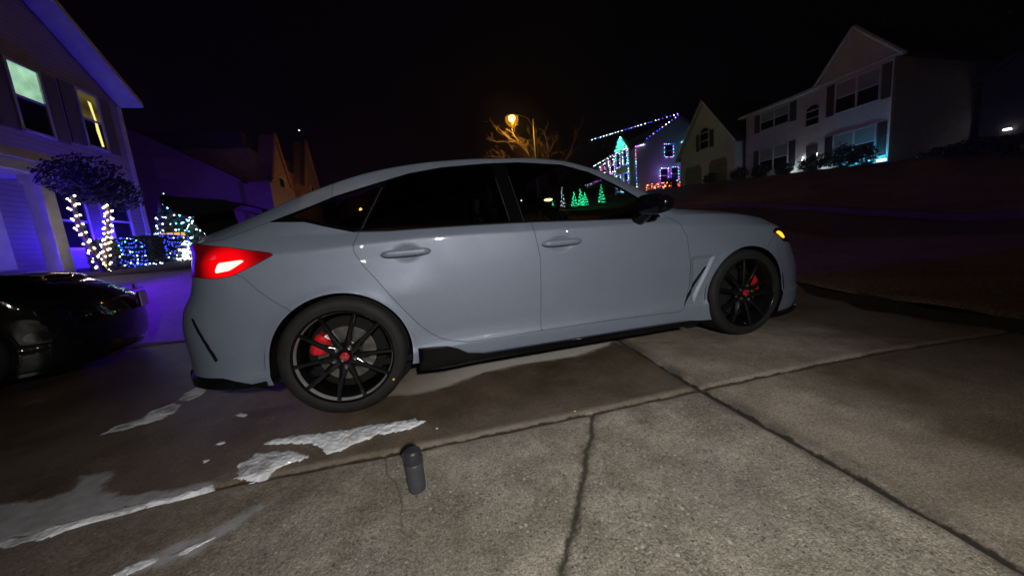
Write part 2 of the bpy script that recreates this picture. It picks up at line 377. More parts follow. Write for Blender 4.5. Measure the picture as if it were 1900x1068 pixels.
    for s in (0,1):
        mm=(lambda m:m) if s==0 else mirror
        def mk(nm,m,mat,par,name=None):
            if len(m[3])==0: return None
            q=mm(m); return mesh_obj(name or nm,q[0],q[3],mat,par,N=q[1])
        b=mk('body',parts['body'],mp,root) if s==0 else None
        if s==0:
            # both halves of the body, bonnet, hatch, bumpers and screens are one mesh each
            bpy.data.objects.remove(b)
            def both(nm,mat,par,name=None,extra=None):
                a=parts[nm]
                if len(a[3])==0: return None
                m=mirror(a); n=len(a[0])
                return mesh_obj(name or nm,np.concatenate([a[0],m[0]]),a[3]+[[i+n for i in f] for f in m[3]],mat,par,N=np.concatenate([a[1],m[1]]))
            body=both('body',mp,root); objs['bonnet']=both('bonnet',mp,root); ha=both('hatch',mp,root)
            both('windscreen',mglass,root); both('rear_window',mglass,ha if ha else root)
            objs['rb']=both('rear_bumper',mp,root); objs['fb']=both('front_bumper',mp,root)
        rd=mk('rear_door',parts['rear_door'],mp,root); fd=mk('front_door',parts['front_door'],mp,root)
        mk('window',off(gr,-.003),mglass,rd); mk('window',off(gf,-.003),mglass,fd); mk('quarter_window',off(gq,-.003),mglass,body)
        mk('window_frame',trr,M_black,rd); mk('window_frame',trf,M_black,fd); mk('window_frame',tq,M_black,body)
        tl=mk('tail_light',parts['tail_light'],MATS['tail_lens'] if main else M_taildark,root)
        hl=mk('headlight',parts['headlight'],M_headglass,root)
        if main:
            lit=clip(*parts['tail_light'],reg(LIT,1,0)); mk('lit_lamp',off(lit,.004),M_taillit,tl)
            am=clip(*parts['headlight'],reg(AMB,1,0)); mk('lit_indicator',off(am,.004),M_amber,hl)
        sl=mk('bumper_slot',off(parts['slot'],-.012),M_matblack,objs['rb'])
        mk('fender_vent',off(parts['vent'],-.02),M_matblack,body)
    # dark inner shell behind the shut lines
    sh=clip(*off(base,-.016),arch(.372)); sh=clip(*sh,reg(DLO,-1,-.01,side)); sh=clip(*sh,neg(ws)); sh=clip(*sh,neg(rw))
    m2=mirror(sh); n=len(sh[0])
    mesh_obj('inner_shell',np.concatenate([sh[0],m2[0]]),sh[3]+[[i+n for i in f] for f in m2[3]],M_matblack,root,N=np.concatenate([sh[1],m2[1]]))
    # floor pan and wheel wells
    b=MB(); b.box((-.6,-.80,.20),(3.2,.80,.235))
    for wx in WX:
        for s in (-1,1):
            n=40; ang=[-.25+ (PI+.5)*k/n for k in range(n+1)]
            V=[];
            for a in ang:
                V.append((wx+.372*math.cos(a),s*.925,.315+.372*math.sin(a))); V.append((wx+.372*math.cos(a),s*.60,.315+.372*math.sin(a)))
            b.add(V,[[2*i,2*i+1,2*i+3,2*i+2] for i in range(n)])
            b.add([(wx+.38*math.cos(2*PI*k/32),s*.60,.315+.38*math.sin(2*PI*k/32)) for k in range(32)],[list(range(32))])
    b.build('floor_pan',M_matblack,root)
    # black lower edges following the plan outline
    def lip(name,th0,th1,n,zb,zt,outo,ins,mat,par):
        th=np.linspace(th0,th1,n); A=shape.wall(th,np.zeros(n)); V=[];Fc=[]
        for s in (1,-1):
            b0=len(V)
            for i,p in enumerate(A):
                nx,ny=0,0
                q=A[min(i+1,n-1)]-A[max(i-1,0)]; l=math.hypot(q[0],q[1]) or 1; nx,ny=q[1]/l,-q[0]/l
                if name=='x':pass
                for (o_,z_) in ((-.012,zt(p)),(outo,zt(p)-.012),(outo,zb(p)+.01),(outo-.012,zb(p)),(-ins,zb(p)),(-ins,zt(p))):
                    V.append((p[0]+nx*o_,(p[1]+ny*o_)*s,z_))
            for i in range(n-1):
                for k in range(6):
                    a=b0+i*6+k; c_=b0+i*6+(k+1)%6; Fc.append([a,c_,c_+6,a+6])
            Fc.append([b0+k for k in range(6)]); Fc.append([b0+(n-1)*6+k for k in range(6)])
        o=MB(); o.V=V; o.F=Fc; return o.build(name,mat,par,smooth=True)
    sgn=1
    lip('rear_diffuser',-1,.015,40,lambda p:.235 if p[0]<-.55 else .235+.02*min(1,(p[0]+.55)/.17),lambda p:p[2]+.004,.012,.10,M_black,objs['rb'])
    lip('front_splitter',1.0,2,40,lambda p:.095,lambda p:p[2]+.004,.016,.08,M_black,objs['fb'])
    # side skirts
    sk=[(.372,.170),(.378,.303),(.54,.287),(.60,.262),(.655,.226),(.757,.207),(1.6,.196),(2.20,.186),(2.30,.168),(2.30,.150),(1.3,.158),(.75,.164),(.52,.158)]
    for s in (-1,1):
        b=MB(); b.prism(sk,s*.934,s*.84); b.build('side_skirt',M_black,root,bevel=.005)
    # interior
    for (sx,sy) in ((1.25,-.38),(1.25,.38)):
        b=MB(); b.hexa([(sx-.05,sy-.24,.50),(sx+.12,sy-.24,.50),(sx+.12,sy+.24,.50),(sx-.05,sy+.24,.50),(sx-.27,sy-.20,1.10),(sx-.15,sy-.20,1.10),(sx-.15,sy+.20,1.10),(sx-.27,sy+.20,1.10)])
        b.box((sx,sy-.25,.42),(sx+.5,sy+.25,.55)); b.box((sx-.27,sy-.11,1.12),(sx-.18,sy+.11,1.27))
        b.build('front_seat',M_seat,root,smooth=True,bevel=.04,seg=3)
    b=MB(); b.hexa([(.25,-.62,.5),(.42,-.62,.5),(.42,.62,.5),(.25,.62,.5),(.02,-.58,1.02),(.14,-.58,1.02),(.14,.58,1.02),(.02,.58,1.02)]); b.box((.3,-.62,.42),(.85,.62,.55)); b.build('rear_seat',M_seat,root,smooth=True,bevel=.04,seg=3)
    b=MB(); b.box((1.85,-.76,.70),(2.3,.76,.93)); b.build('dashboard',M_seat,root,bevel=.04)
    b=MB(); b.lathe([(.18+.014*math.cos(a),.014*math.sin(a)) for a in [2*PI*k/8 for k in range(8)]],(0,0,0),'z',32,True)
    b.box((-.17,-.015,-.01),(.17,.015,.01)); sw=b.build('steering_wheel',M_seat,root,smooth=True,loc=(1.78,.38,.93)); sw.rotation_euler=(0,math.radians(-65),0)
    # door handles
    for s in (-1,1):
        for (hx,hz,door) in ((.383,.842,'rear_door'),(1.30,.818,'front_door')):
            par=[o for o in bpy.data.objects if o.parent==root and o.name.startswith(door)][0 if s==-1 else 1]
            y0=float(shape.W(np.array([hx+.13]),np.array([hz]))[0])
            n=28; V=[];Fc=[]
            for i in range(n+1):
                t=i/n; x=hx-.134+.268*t; e=(1-abs(2*t-1)**5)**.5 if 0<t<1 else .04
                hh=.0195*e; yy=y0+.012+.014*min(1,8*t,8*(1-t))
                for k in range(12):
                    a=2*PI*k/12; V.append((x,s*(yy+.011*e*math.cos(a)),hz+hh*math.sin(a)))
            for i in range(n):
                for k in range(12):
                    Fc.append([i*12+k,i*12+(k+1)%12,(i+1)*12+(k+1)%12,(i+1)*12+k])
            b=MB(); b.V=V;b.F=Fc; b.F.append(list(range(12)));b.F.append([n*12+k for k in range(12)]); b.build('door_handle',mp,par,smooth=True)
    # bright window seals
    def surf(x,z,o=.002):
        th=(x-shape.xA)/(shape.xB-shape.xA); v=np.linspace(0,1,40); D=shape.deck(np.full(40,th),v); zz=D[:,2]; y=float(np.interp(z,zz,D[:,1])) if z>zz[0] else float(D[0,1])
        return (x,y-o,z)
    if main:
        for s in (1,-1):
            def line(pts,r,par,nm='window_seal'):
                b=MB(); b.tube([(p[0],p[1]*s,p[2]) for p in pts],r,6); b.build(nm,M_seal,par,smooth=True)
            k=0 if s==1 else 1
            fdo=[o for o in bpy.data.objects if o.parent==root and o.name.startswith('front_door')][k]; rdo=[o for o in bpy.data.objects if o.parent==root and o.name.startswith('rear_door')][k]
            zb_=lambda x: float(np.interp(x,[-.114,-.019,.125,.302,.533,.841,1.107,1.540,1.93],[1.049,1.017,.974,.963,.963,.959,.953,.935,.920]))
            line([surf(x,zb_(x)+.003,.003) for x in np.linspace(.135,1.085,24)],.0035,rdo); line([surf(x,zb_(x)+.003,.003) for x in np.linspace(1.10,1.90,20)],.0035,fdo)
            line([surf(a,c) for a,c in ((.168,.99),(.205,1.06),(.243,1.13),(.290,1.225))],.0022,rdo)
            line([surf(a,c) for a,c in ((.995,.975),(.985,1.06),(.975,1.15),(.968,1.25))],.0022,rdo); line([surf(a,c) for a,c in ((1.081,.968),(1.072,1.06),(1.062,1.16),(1.056,1.27))],.0018,fdo)
    # mirrors
    for s in (-1,1):
        par=[o for o in bpy.data.objects if o.parent==root and o.name.startswith('front_door')][0 if s==-1 else 1]
        V=[];Fc=[];nu,nv=20,28
        for i in range(nu+1):
            for k in range(nv):
                a=-PI/2+PI*i/nu; c_=2*PI*k/nv
                sp=lambda v,e: math.copysign(abs(v)**e,v)
                X=sp(math.cos(a),.6)*sp(math.cos(c_),.7); Y=sp(math.sin(a),.75); Z=sp(math.cos(a),.6)*sp(math.sin(c_),.7)
                xx=.072*X; xx=xx if xx>0 else xx*.6
                V.append((1.865+xx+.02*Y,s*(1.035+.115*Y),1.000+.060*Z*(1-.18*X)-.01*Y))
        for i in range(nu):
            for k in range(nv): Fc.append([i*nv+k,i*nv+(k+1)%nv,(i+1)*nv+(k+1)%nv,(i+1)*nv+k])
        b=MB(); b.V=V;b.F=Fc; mi=b.build('mirror',M_black,par,smooth=True)
        b=MB(); b.tube([(1.87,s*.885,.925),(1.87,s*.93,.935),(1.875,s*.97,.965)],[.05,.036,.04],12); b.build('mirror_arm',M_black,mi,smooth=True)
    # spoiler
    if main:
        V=[];Fc=[];ny=24; prof=[(-.85,1.262),(-.78,1.243),(-.70,1.232),(-.58,1.226),(-.575,1.234),(-.70,1.252),(-.78,1.262),(-.85,1.272)]
        for i in range(ny+1):
            y=-.61+1.22*i/ny; dz=-.03*(abs(y)/.61)**3.5; dx=.04*(abs(y)/.61)**2.5
            for (x,z) in prof: V.append((x+dx,y,z+dz))
        m=len(prof)
        for i in range(ny):
            for k in range(m): Fc.append([i*m+k,i*m+(k+1)%m,(i+1)*m+(k+1)%m,(i+1)*m+k])
        Fc.append(list(range(m)));Fc.append([ny*m+k for k in range(m)])
        b=MB();b.V=V;b.F=Fc; sp_=b.build('spoiler',M_black,root,smooth=True)
        for s in (-1,1):
            b=MB(); b.prism([(-.74,1.03),(-.58,1.08),(-.60,1.235),(-.76,1.242),(-.80,1.12)],s*.42,s*.435); b.build('spoiler_stand',M_black,sp_,bevel=.004)
        for s in (-1,1):
            b=MB(); b.prism([(-.825,1.215),(-.82,1.25),(-.54,1.215),(-.47,1.185),(-.52,1.155),(-.70,1.135),(-.76,1.15)],s*.606,s*.622); b.build('spoiler_endplate',M_black,sp_,bevel=.004)
    # wheels
    for wi,wx in enumerate(WX):
        for s in (-1,1):
            make_wheel(root,wx,s,rot=(-7.0 if wi==0 else 17.0) ,front=wi==1,simple=not main)
    return root,objs
def make_wheel(root,wx,s,rot,front,simple=False):
    # local frame: y=0 at the outer face, inside is +y ; flipped for the far side
    w=bpy.data.objects.new('wheel',None); link(w,root); w.location=(wx,s*.942,.321)
    w.rotation_euler=(0,0,0 if s==-1 else PI)
    if front and s==-1: w.rotation_euler=(0,0,math.radians(-1.5))
    R=.321
    b=MB(); prof=[(.247,.020),(.255,.006),(.275,.000),(.300,.004),(.312,.014),(.3175,.022)]
    y=.03
    while y<.245:
        prof+=[(R,y),(R,y+.03),(R-.007,y+.033),(R-.007,y+.042)]; y+=.045
    prof+=[(R,.245),(.312,.255),(.29,.265),(.25,.245)]
    b.lathe(prof,(0,0,0),'y',96); b.lathe([(.272,-.0012),(.2735,-.0022),(.275,-.0012)],(0,0,0),'y',96)
    b.build('tyre',M_rubber,w,smooth=True)
    b=MB(); b.lathe([(.252,.012),(.2545,.006),(.250,.004),(.246,.008),(.243,.0135)],(0,0,0),'y',96)
    nsp=5
    def spoke(a,skew):
        # from hub out to rim, box section tapering
        ca,sa=math.cos(a),math.sin(a)
        def pt(r,off,y): return (r*ca-off*sa,y,r*sa+off*ca)
        st=[(.040,0,.028,.020,.040),(.085,skew*.35,.018,.016,.046),(.13,skew*.6,.0135,.012,.042),(.19,skew*.85,.0115,.008,.036),(.243,skew,.0105,.008,.032)]
        V=[]
        for (r,o_,hw,y0,y1) in st:
            V+=[pt(r,o_-hw,y0+.006),pt(r,o_-hw*.55,y0),pt(r,o_+hw*.55,y0),pt(r,o_+hw,y0+.006),pt(r,o_+hw*.8,y1),pt(r,o_-hw*.8,y1)]
        F=[]
        for i in range(len(st)-1):
            for k in range(6): F.append([i*6+k,i*6+(k+1)%6,(i+1)*6+(k+1)%6,(i+1)*6+k])
        F.append(list(range(6)));F.append([(len(st)-1)*6+k for k in range(6)])
        b.add(V,F)
    for k in range(nsp):
        c=math.radians(62-72*k+rot)
        for sg in (-1,1): spoke(c+sg*math.radians(9.5),sg*.026)
    b.lathe([(0,.030),(.028,.028),(.036,.022),(.060,.026),(.078,.034),(.080,.05),(.0,.052)],(0,0,0),'y',40)
    b.build('rim',M_rim,w,smooth=True)
    b=MB(); b.lathe([(.2425,.014),(.2385,.024),(.2365,.040)],(0,0,0),'y',96); b.build('rim_lip',M_barrel if not (front or simple) else M_rim,w,smooth=True)
    b=MB(); b.lathe([(.2365,.0405),(.232,.06),(.232,.20),(.240,.235),(.247,.24)],(0,0,0),'y',96); b.build('rim_barrel',M_rim,w,smooth=True)
    b=MB(); rd=.150 if not front else .175
    b.lathe([(.06,.085),(.075,.082),(.08,.095),(rd,.095),(rd,.118),(.08,.118)],(0,0,0),'y',64); b.build('brake_disc',M_matblack if simple else (M_darksteel if front else M_steel),w,smooth=True)
    b=MB(); b.lathe([(0,.125),(.20,.125),(.205,.13)],(0,0,0),'y',48); b.build('dust_shield',M_matblack,w)
    # caliper
    ca=math.radians(152 if not front else 24)
    b=MB(); n=8; V=[];F=[]; hw=.40 if front else .36; r0,r1=(.105,.19) if front else (.10,.182)
    for i in range(n+1):
        a=ca-hw+2*hw*i/n; e=.012*(1 if i in(0,n) else 0)
        for (r,yy) in ((r0+e,.078),(r0+.02,.066),(r1-.02,.062),(r1-e,.074),(r1,.13),(r0,.12)): V.append((r*math.cos(a),yy,r*math.sin(a)))
    for i in range(n):
        for k in range(6): F.append([i*6+k,i*6+(k+1)%6,(i+1)*6+(k+1)%6,(i+1)*6+k])
    F.append(list(range(6)));F.append([n*6+k for k in range(6)])
    b.add(V,F); b.build('brake_caliper',M_matblack if simple else M_red,w,smooth=True,bevel=.002)
    if simple: return
    for k in range(5):
        c=math.radians(62-72*k+rot); p=(.057*math.cos(c),.0,.057*math.sin(c))
        b=MB(); b.lathe([(0,.012),(.0075,.0115),(.0085,.015),(.0085,.030)],(p[0],0,p[2]),'y',6); b.lathe([(.0115,.019),(.0130,.0185),(.0140,.021),(.0140,.032)],(p[0],0,p[2]),'y',20)
        b.build('lug_nut',M_lug,w,smooth=True)
    b=MB(); b.lathe([(0,.010),(.019,.0105),(.0228,.013),(.024,.024)],(0,0,0),'y',32); hc=b.build('hub_cap',M_hubred,w,smooth=True)
    b=MB()
    b.box((-.0095,.0085,-.011),(-.0055,.0105,.012)); b.box((.0055,.0085,-.011),(.0095,.0105,.012)); b.box((-.0055,.0087,-.002),(.0055,.0105,.0025))
    fr=[(-.016,.0155),(.016,.0155),(.0125,-.016),(-.0125,-.016)]
    for i in range(4):
        a=fr[i];c=fr[(i+1)%4]; b.tube([(a[0],.0098,a[1]),(c[0],.0098,c[1])],.0010,6)
    b.build('hub_emblem',M_chrome,hc)
    b=MB(); a=math.radians(-80); b.tube([(.222*math.cos(a),.055,.222*math.sin(a)),(.205*math.cos(a),.040,.205*math.sin(a))],.004,8); b.build('valve_stem',M_chrome,w)
    if not front and s==-1:
        b=MB(); a=math.radians(-36); b.lathe([(0,-.0015),(.0055,-.0015),(.006,.0005)],(.283*math.cos(a),0.0,.283*math.sin(a)),'y',16); b.build('tyre_paint_dot',pmat('yellow_dot',(.75,.6,.03),.6),w)
# ------------------------------------------------------------ more materials
def lens(name,col,em,es):
    m,nt,b=_nt(name); b.inputs['Base Color'].default_value=(*col,1); b.inputs['Roughness'].default_value=.12; b.inputs['Coat Weight'].default_value=1
    b.inputs['Emission Color'].default_value=(*em,1); b.inputs['Emission Strength'].default_value=es; MATS[name]=m; return m
M_taildark=lens('dark_tail_lens',(.05,.003,.005),(0,0,0),0)
lens('tail_lens',(.25,.003,.004),(1,.0,.004),.22)
# the lens glows where light from the lit element spreads inside it
m,nt,b=MATS['tail_lens'],MATS['tail_lens'].node_tree,MATS['tail_lens'].node_tree.nodes['Principled BSDF']
tc=N_(nt,'ShaderNodeTexCoord'); vm=N_(nt,'ShaderNodeVectorMath',operation='DISTANCE'); nt.links.new(tc.outputs['Object'],vm.inputs[0]); vm.inputs[1].default_value=(-.455,-.91,.855)
mr=N_(nt,'ShaderNodeMapRange'); mr.inputs[1].default_value=.03; mr.inputs[2].default_value=.17; mr.inputs[3].default_value=.95; mr.inputs[4].default_value=.008; mr.interpolation_type='SMOOTHERSTEP'
nt.links.new(vm.outputs['Value'],mr.inputs[0]); nt.links.new(mr.outputs[0],b.inputs['Emission Strength'])
M_taillit=emat('tail_lamp_glow',(1,.25,.16),6,True)
M_amber=emat('amber_glow',(1,.36,.02),2.6,True)
M_headglass=pmat('headlight_dark',(.01,.01,.014),.06,coat=1)
M_seal=pmat('window_seal_gloss',(.10,.095,.095),.25,metal=.6); M_darksteel=pmat('dark_brake_steel',(.06,.06,.06),.4,metal=.8)
M_lug=pmat('lug_metal',(.30,.29,.28),.35,metal=.8)
M_hubred=pmat('hub_red',(.55,.01,.03),.2,coat=1)
# ------------------------------------------------------------ the ground
edge=lambda y: np.interp(y,[-8,-1.7,-1.2,-.6,0,.6,2.2],[3.6,3.95,4.08,4.28,4.5,4.75,5.3])
def ramp(y):
    y=np.asarray(y,float); return np.where(y<2.3,0,np.where(y<7.4,.194*(y-2.3),.99+.09*(y-7.4)))
def ground_h(x,y):
    x=np.asarray(x,float); y=np.asarray(y,float)
    c=.05*np.clip(x-5,0,8)+.05*smooth((x-edge(y))/.25)*(x<9.6); c=c+.12*smooth((x-13.1)/.3)+1.45*smooth((x-14)/9)
    r=ramp(np.minimum(y,70)); return r+c
def gh(x,y): return float(ground_h(x,y))
def sheet(name,xs,ys,mat,off=0.,hfun=None,skip=None,attrs=None,kind='structure',label=None):
    X,Y=np.meshgrid(xs,ys,indexing='ij'); Z=(hfun or ground_h)(X,Y)+off
    V=np.stack([X,Y,Z],-1).reshape(-1,3); n,m=X.shape; idx=np.arange(n*m).reshape(n,m)
    F=np.stack([idx[:-1,:-1],idx[1:,:-1],idx[1:,1:],idx[:-1,1:]],-1).reshape(-1,4)
    me=bpy.data.meshes.new(name); me.vertices.add(len(V)); me.vertices.foreach_set('co',V.ravel())
    me.loops.add(F.size); me.loops.foreach_set('vertex_index',F.ravel()); me.polygons.add(len(F)); me.polygons.foreach_set('loop_start',np.arange(len(F))*4)
    me.polygons.foreach_set('use_smooth',np.ones(len(F),bool)); me.update(calc_edges=True); me.materials.append(mat)
    if attrs:
        for k,f in attrs.items():
            a=me.attributes.new(k,'FLOAT','POINT'); a.data.foreach_set('value',f(V[:,0],V[:,1]).astype(np.float32))
    o=bpy.data.objects.new(name,me); link(o); tag(o,kind=kind)
    return o
def ground_mat(name,c1,c2,scale=1.5,fine=60,bump=.4,rough=.9,c3=None):
    m,nt,b=_nt(name); L=nt.links; tc=N_(nt,'ShaderNodeTexCoord')
    a=N_(nt,'ShaderNodeTexNoise'); a.inputs['Scale'].default_value=scale; a.inputs['Detail'].default_value=7; a.inputs['Roughness'].default_value=.65; L.new(tc.outputs['Object'],a.inputs['Vector'])
    f=N_(nt,'ShaderNodeTexNoise'); f.inputs['Scale'].default_value=fine; f.inputs['Detail'].default_value=4; L.new(tc.outputs['Object'],f.inputs['Vector'])
    mx=N_(nt,'ShaderNodeMix',data_type='RGBA'); mx.inputs[6].default_value=(*c1,1); mx.inputs[7].default_value=(*c2,1)
    r=N_(nt,'ShaderNodeMapRange'); r.inputs[1].default_value=.35; r.inputs[2].default_value=.65; L.new(a.outputs['Fac'],r.inputs[0]); L.new(r.outputs[0],mx.inputs[0])
    m2=N_(nt,'ShaderNodeMix',data_type='RGBA',blend_type='MULTIPLY'); m2.inputs[0].default_value=.8; L.new(mx.outputs[2],m2.inputs[6])
    r2=N_(nt,'ShaderNodeMapRange'); r2.inputs[1].default_value=.3; r2.inputs[2].default_value=.7; r2.inputs[3].default_value=.35; r2.inputs[4].default_value=1.5; L.new(f.outputs['Fac'],r2.inputs[0])
    L.new(r2.outputs[0],m2.inputs[7]); L.new(m2.outputs[2],b.inputs['Base Color']); b.inputs['Roughness'].default_value=rough
    bp=N_(nt,'ShaderNodeBump'); bp.inputs['Strength'].default_value=bump; bp.inputs['Distance'].default_value=.03; L.new(f.outputs['Fac'],bp.inputs['Height']); L.new(bp.outputs[0],b.inputs['Normal'])
    return m
M_lawn=ground_mat('winter_lawn',(.17,.115,.065),(.28,.19,.115),.8,35,1.)
M_street=ground_mat('asphalt',(.06,.045,.035),(.10,.075,.055),.6,80,.4,.8)
M_walk=ground_mat('neighbour_concrete',(.30,.28,.27),(.42,.40,.38),1.2,70,.25,.75)
M_mulch=ground_mat('mulch',(.03,.018,.012),(.06,.035,.02),3,60,1.,.95)
def lawn_h(X,Y):
    Z=ground_h(X,Y)
    low=((X>-13)&(X<3.2)&(Y<9.5))|((X>9.7)&(X<14))|((X>3)&(X<5)&(Y<2.6)); return Z-np.where(low,.16,0.)
xs=np.unique(np.round(np.concatenate([np.arange(-60,-16,2.),np.arange(-16,34,.5),np.arange(34,100,2.)]),3)); ys=np.unique(np.round(np.concatenate([np.arange(-30,-12,2.),np.arange(-12,45,.5),np.arange(45,130,3.)]),3))
sheet('lawn',xs,ys,M_lawn,0,lawn_h)
sheet('street',np.arange(9.6,13.01,.5),np.arange(-30,110,1.),M_street,.0)
# verge between driveway and street-side, front yard of the near houses
sheet('neighbour_driveway',np.arange(-8.6,3.9,.3),np.arange(2.05,6.9,.25),M_walk,.0)
sheet('planting_bed',np.arange(-9.2,3.0,.3),np.arange(6.95,12.4,.25),M_mulch,.0)
# far kerb
def strip(name,prof,path,mat):
    V=[];F=[];m=len(prof)
    for (x,y,nx,ny) in path:
        for (o,z) in prof: V.append((x+nx*o,y+ny*o,gh(x,y)+z))
    for i in range(len(path)-1):
        for k in range(m-1): F.append([i*m+k,i*m+k+1,(i+1)*m+k+1,(i+1)*m+k])
    o=mesh_obj(name,V,F,mat); tag(o,kind='structure'); return o
M_kerb=ground_mat('kerb_concrete',(.05,.04,.035),(.08,.07,.06),2,60,.3,.8)
strip('far_kerb',[(0,-.05),(0,.12),(.03,.145),(.16,.145),(.16,-.05)],[(13.0,y,1,0) for y in np.arange(-30,110,2.)],M_kerb)
# ---- the driveway: one finely divided sheet with its joints pressed in
jx=[-6,-1.01,-.42,.38,1.17,1.78,2.9,3.9,4.6]; jy=[-1.33,-1.40,-1.36,-1.41,-1.45,-1.47,-1.52,-1.64,-1.74]
JA=cub(jx,jy); 
def JB(y): return np.interp(y,[-6,-2.44,-2.27,-1.99,-1.46,-.5,2],[1.66,1.73,1.745,1.76,1.785,1.88,2.1])
ck=[(1.16,-1.46),(1.10,-1.56),(1.07,-1.62),(1.0,-1.70),(.95,-1.79),(.87,-1.90),(.81,-1.99),(.75,-2.06),(.71,-2.12),(.62,-2.3),(.5,-2.7)]
def CR(y): return np.interp(-np.asarray(y),[-p[1] for p in ck],[p[0] for p in ck])
ck2=[(.21,-1.40),(.225,-1.48),(.23,-1.53),(.275,-1.61),(.29,-1.67),(.30,-1.73),(.30,-1.80),(.33,-1.9)]
def CR2(y): return np.interp(-np.asarray(y),[-p[1] for p in ck2],[p[0] for p in ck2])
DRY=[(-.75,.9),(-.75,-.5),(-.3,-.62),(.12,-.74),(.35,-.81),(.52,-.80),(.62,-.74),(.78,-.69),(1.01,-.67),(1.25,-.70),(1.42,-.715),(1.60,-.67),(1.76,-.62),(1.88,-.50),(2.2,-.45),(2.2,.9)]
DRY=[(x,y-.03) for x,y in DRY]
def h_drive(X,Y):
    Z=np.zeros_like(X)
    n=.5+.5*np.sin(X*23+Y*11)*np.sin(Y*17-X*7)
    wA=np.where(X<-.3,.012,.016)*(.7+.6*n); dA=np.abs(Y-JA(X)); Z-=.016*np.exp(-(dA/wA)**2)
    wB=.018*(.7+.7*n)*np.interp(Y,[-2.6,-1.4,0],[1.6,1.,.8]); dB=np.abs(X-JB(Y)); Z-=.02*np.exp(-(dB/wB)**2)
    dC=np.abs(X-CR(Y)+.006*np.sin(Y*60)); Z-=np.where(Y<JA(X),.009*np.exp(-(dC/.012)**2),0)
    dD=np.abs(X-CR2(Y)+.006*np.sin(Y*70)); Z-=np.where((Y<JA(X))&(Y>-1.85),.005*np.exp(-(dD/.008)**2),0)
    Z+=.004*np.sin(X*1.7+1)*np.sin(Y*2.1)
    ed=X-edge(Y)+.05*np.sin(Y*5)+.03*np.sin(Y*13); Z-=.35*smooth(ed/.05)
    return Z
def A_wet(x,y):   # signed: positive inside wet stain
    d=-sdpoly(x,y,np.array(DRY))          # outside the dry rain shadow
    w=np.minimum(d,y-JA(x)+.02)
    w=np.where(x>1.83,-.25,w); w=np.minimum(w,(JB(y)-x))
    return np.clip(w,-.5,.5)
def A_left(x,y): # how far into the damp left part
    return np.clip((.15-x)*.55+ .12*(y+1.4),-1,1)
xs=np.unique(np.round(np.concatenate([np.arange(-7,-1.6,.08),np.arange(-1.6,3.2,.0125),np.arange(3.2,5.6,.04)]),4)); ys=np.unique(np.round(np.concatenate([np.arange(-7,-2.75,.1),np.arange(-2.75,-.2,.0125),np.arange(-.2,2.0,.04)]),4))
def A_snowm(x,y): return np.zeros_like(x)
M_drive,nt,b=_nt('driveway_concrete')
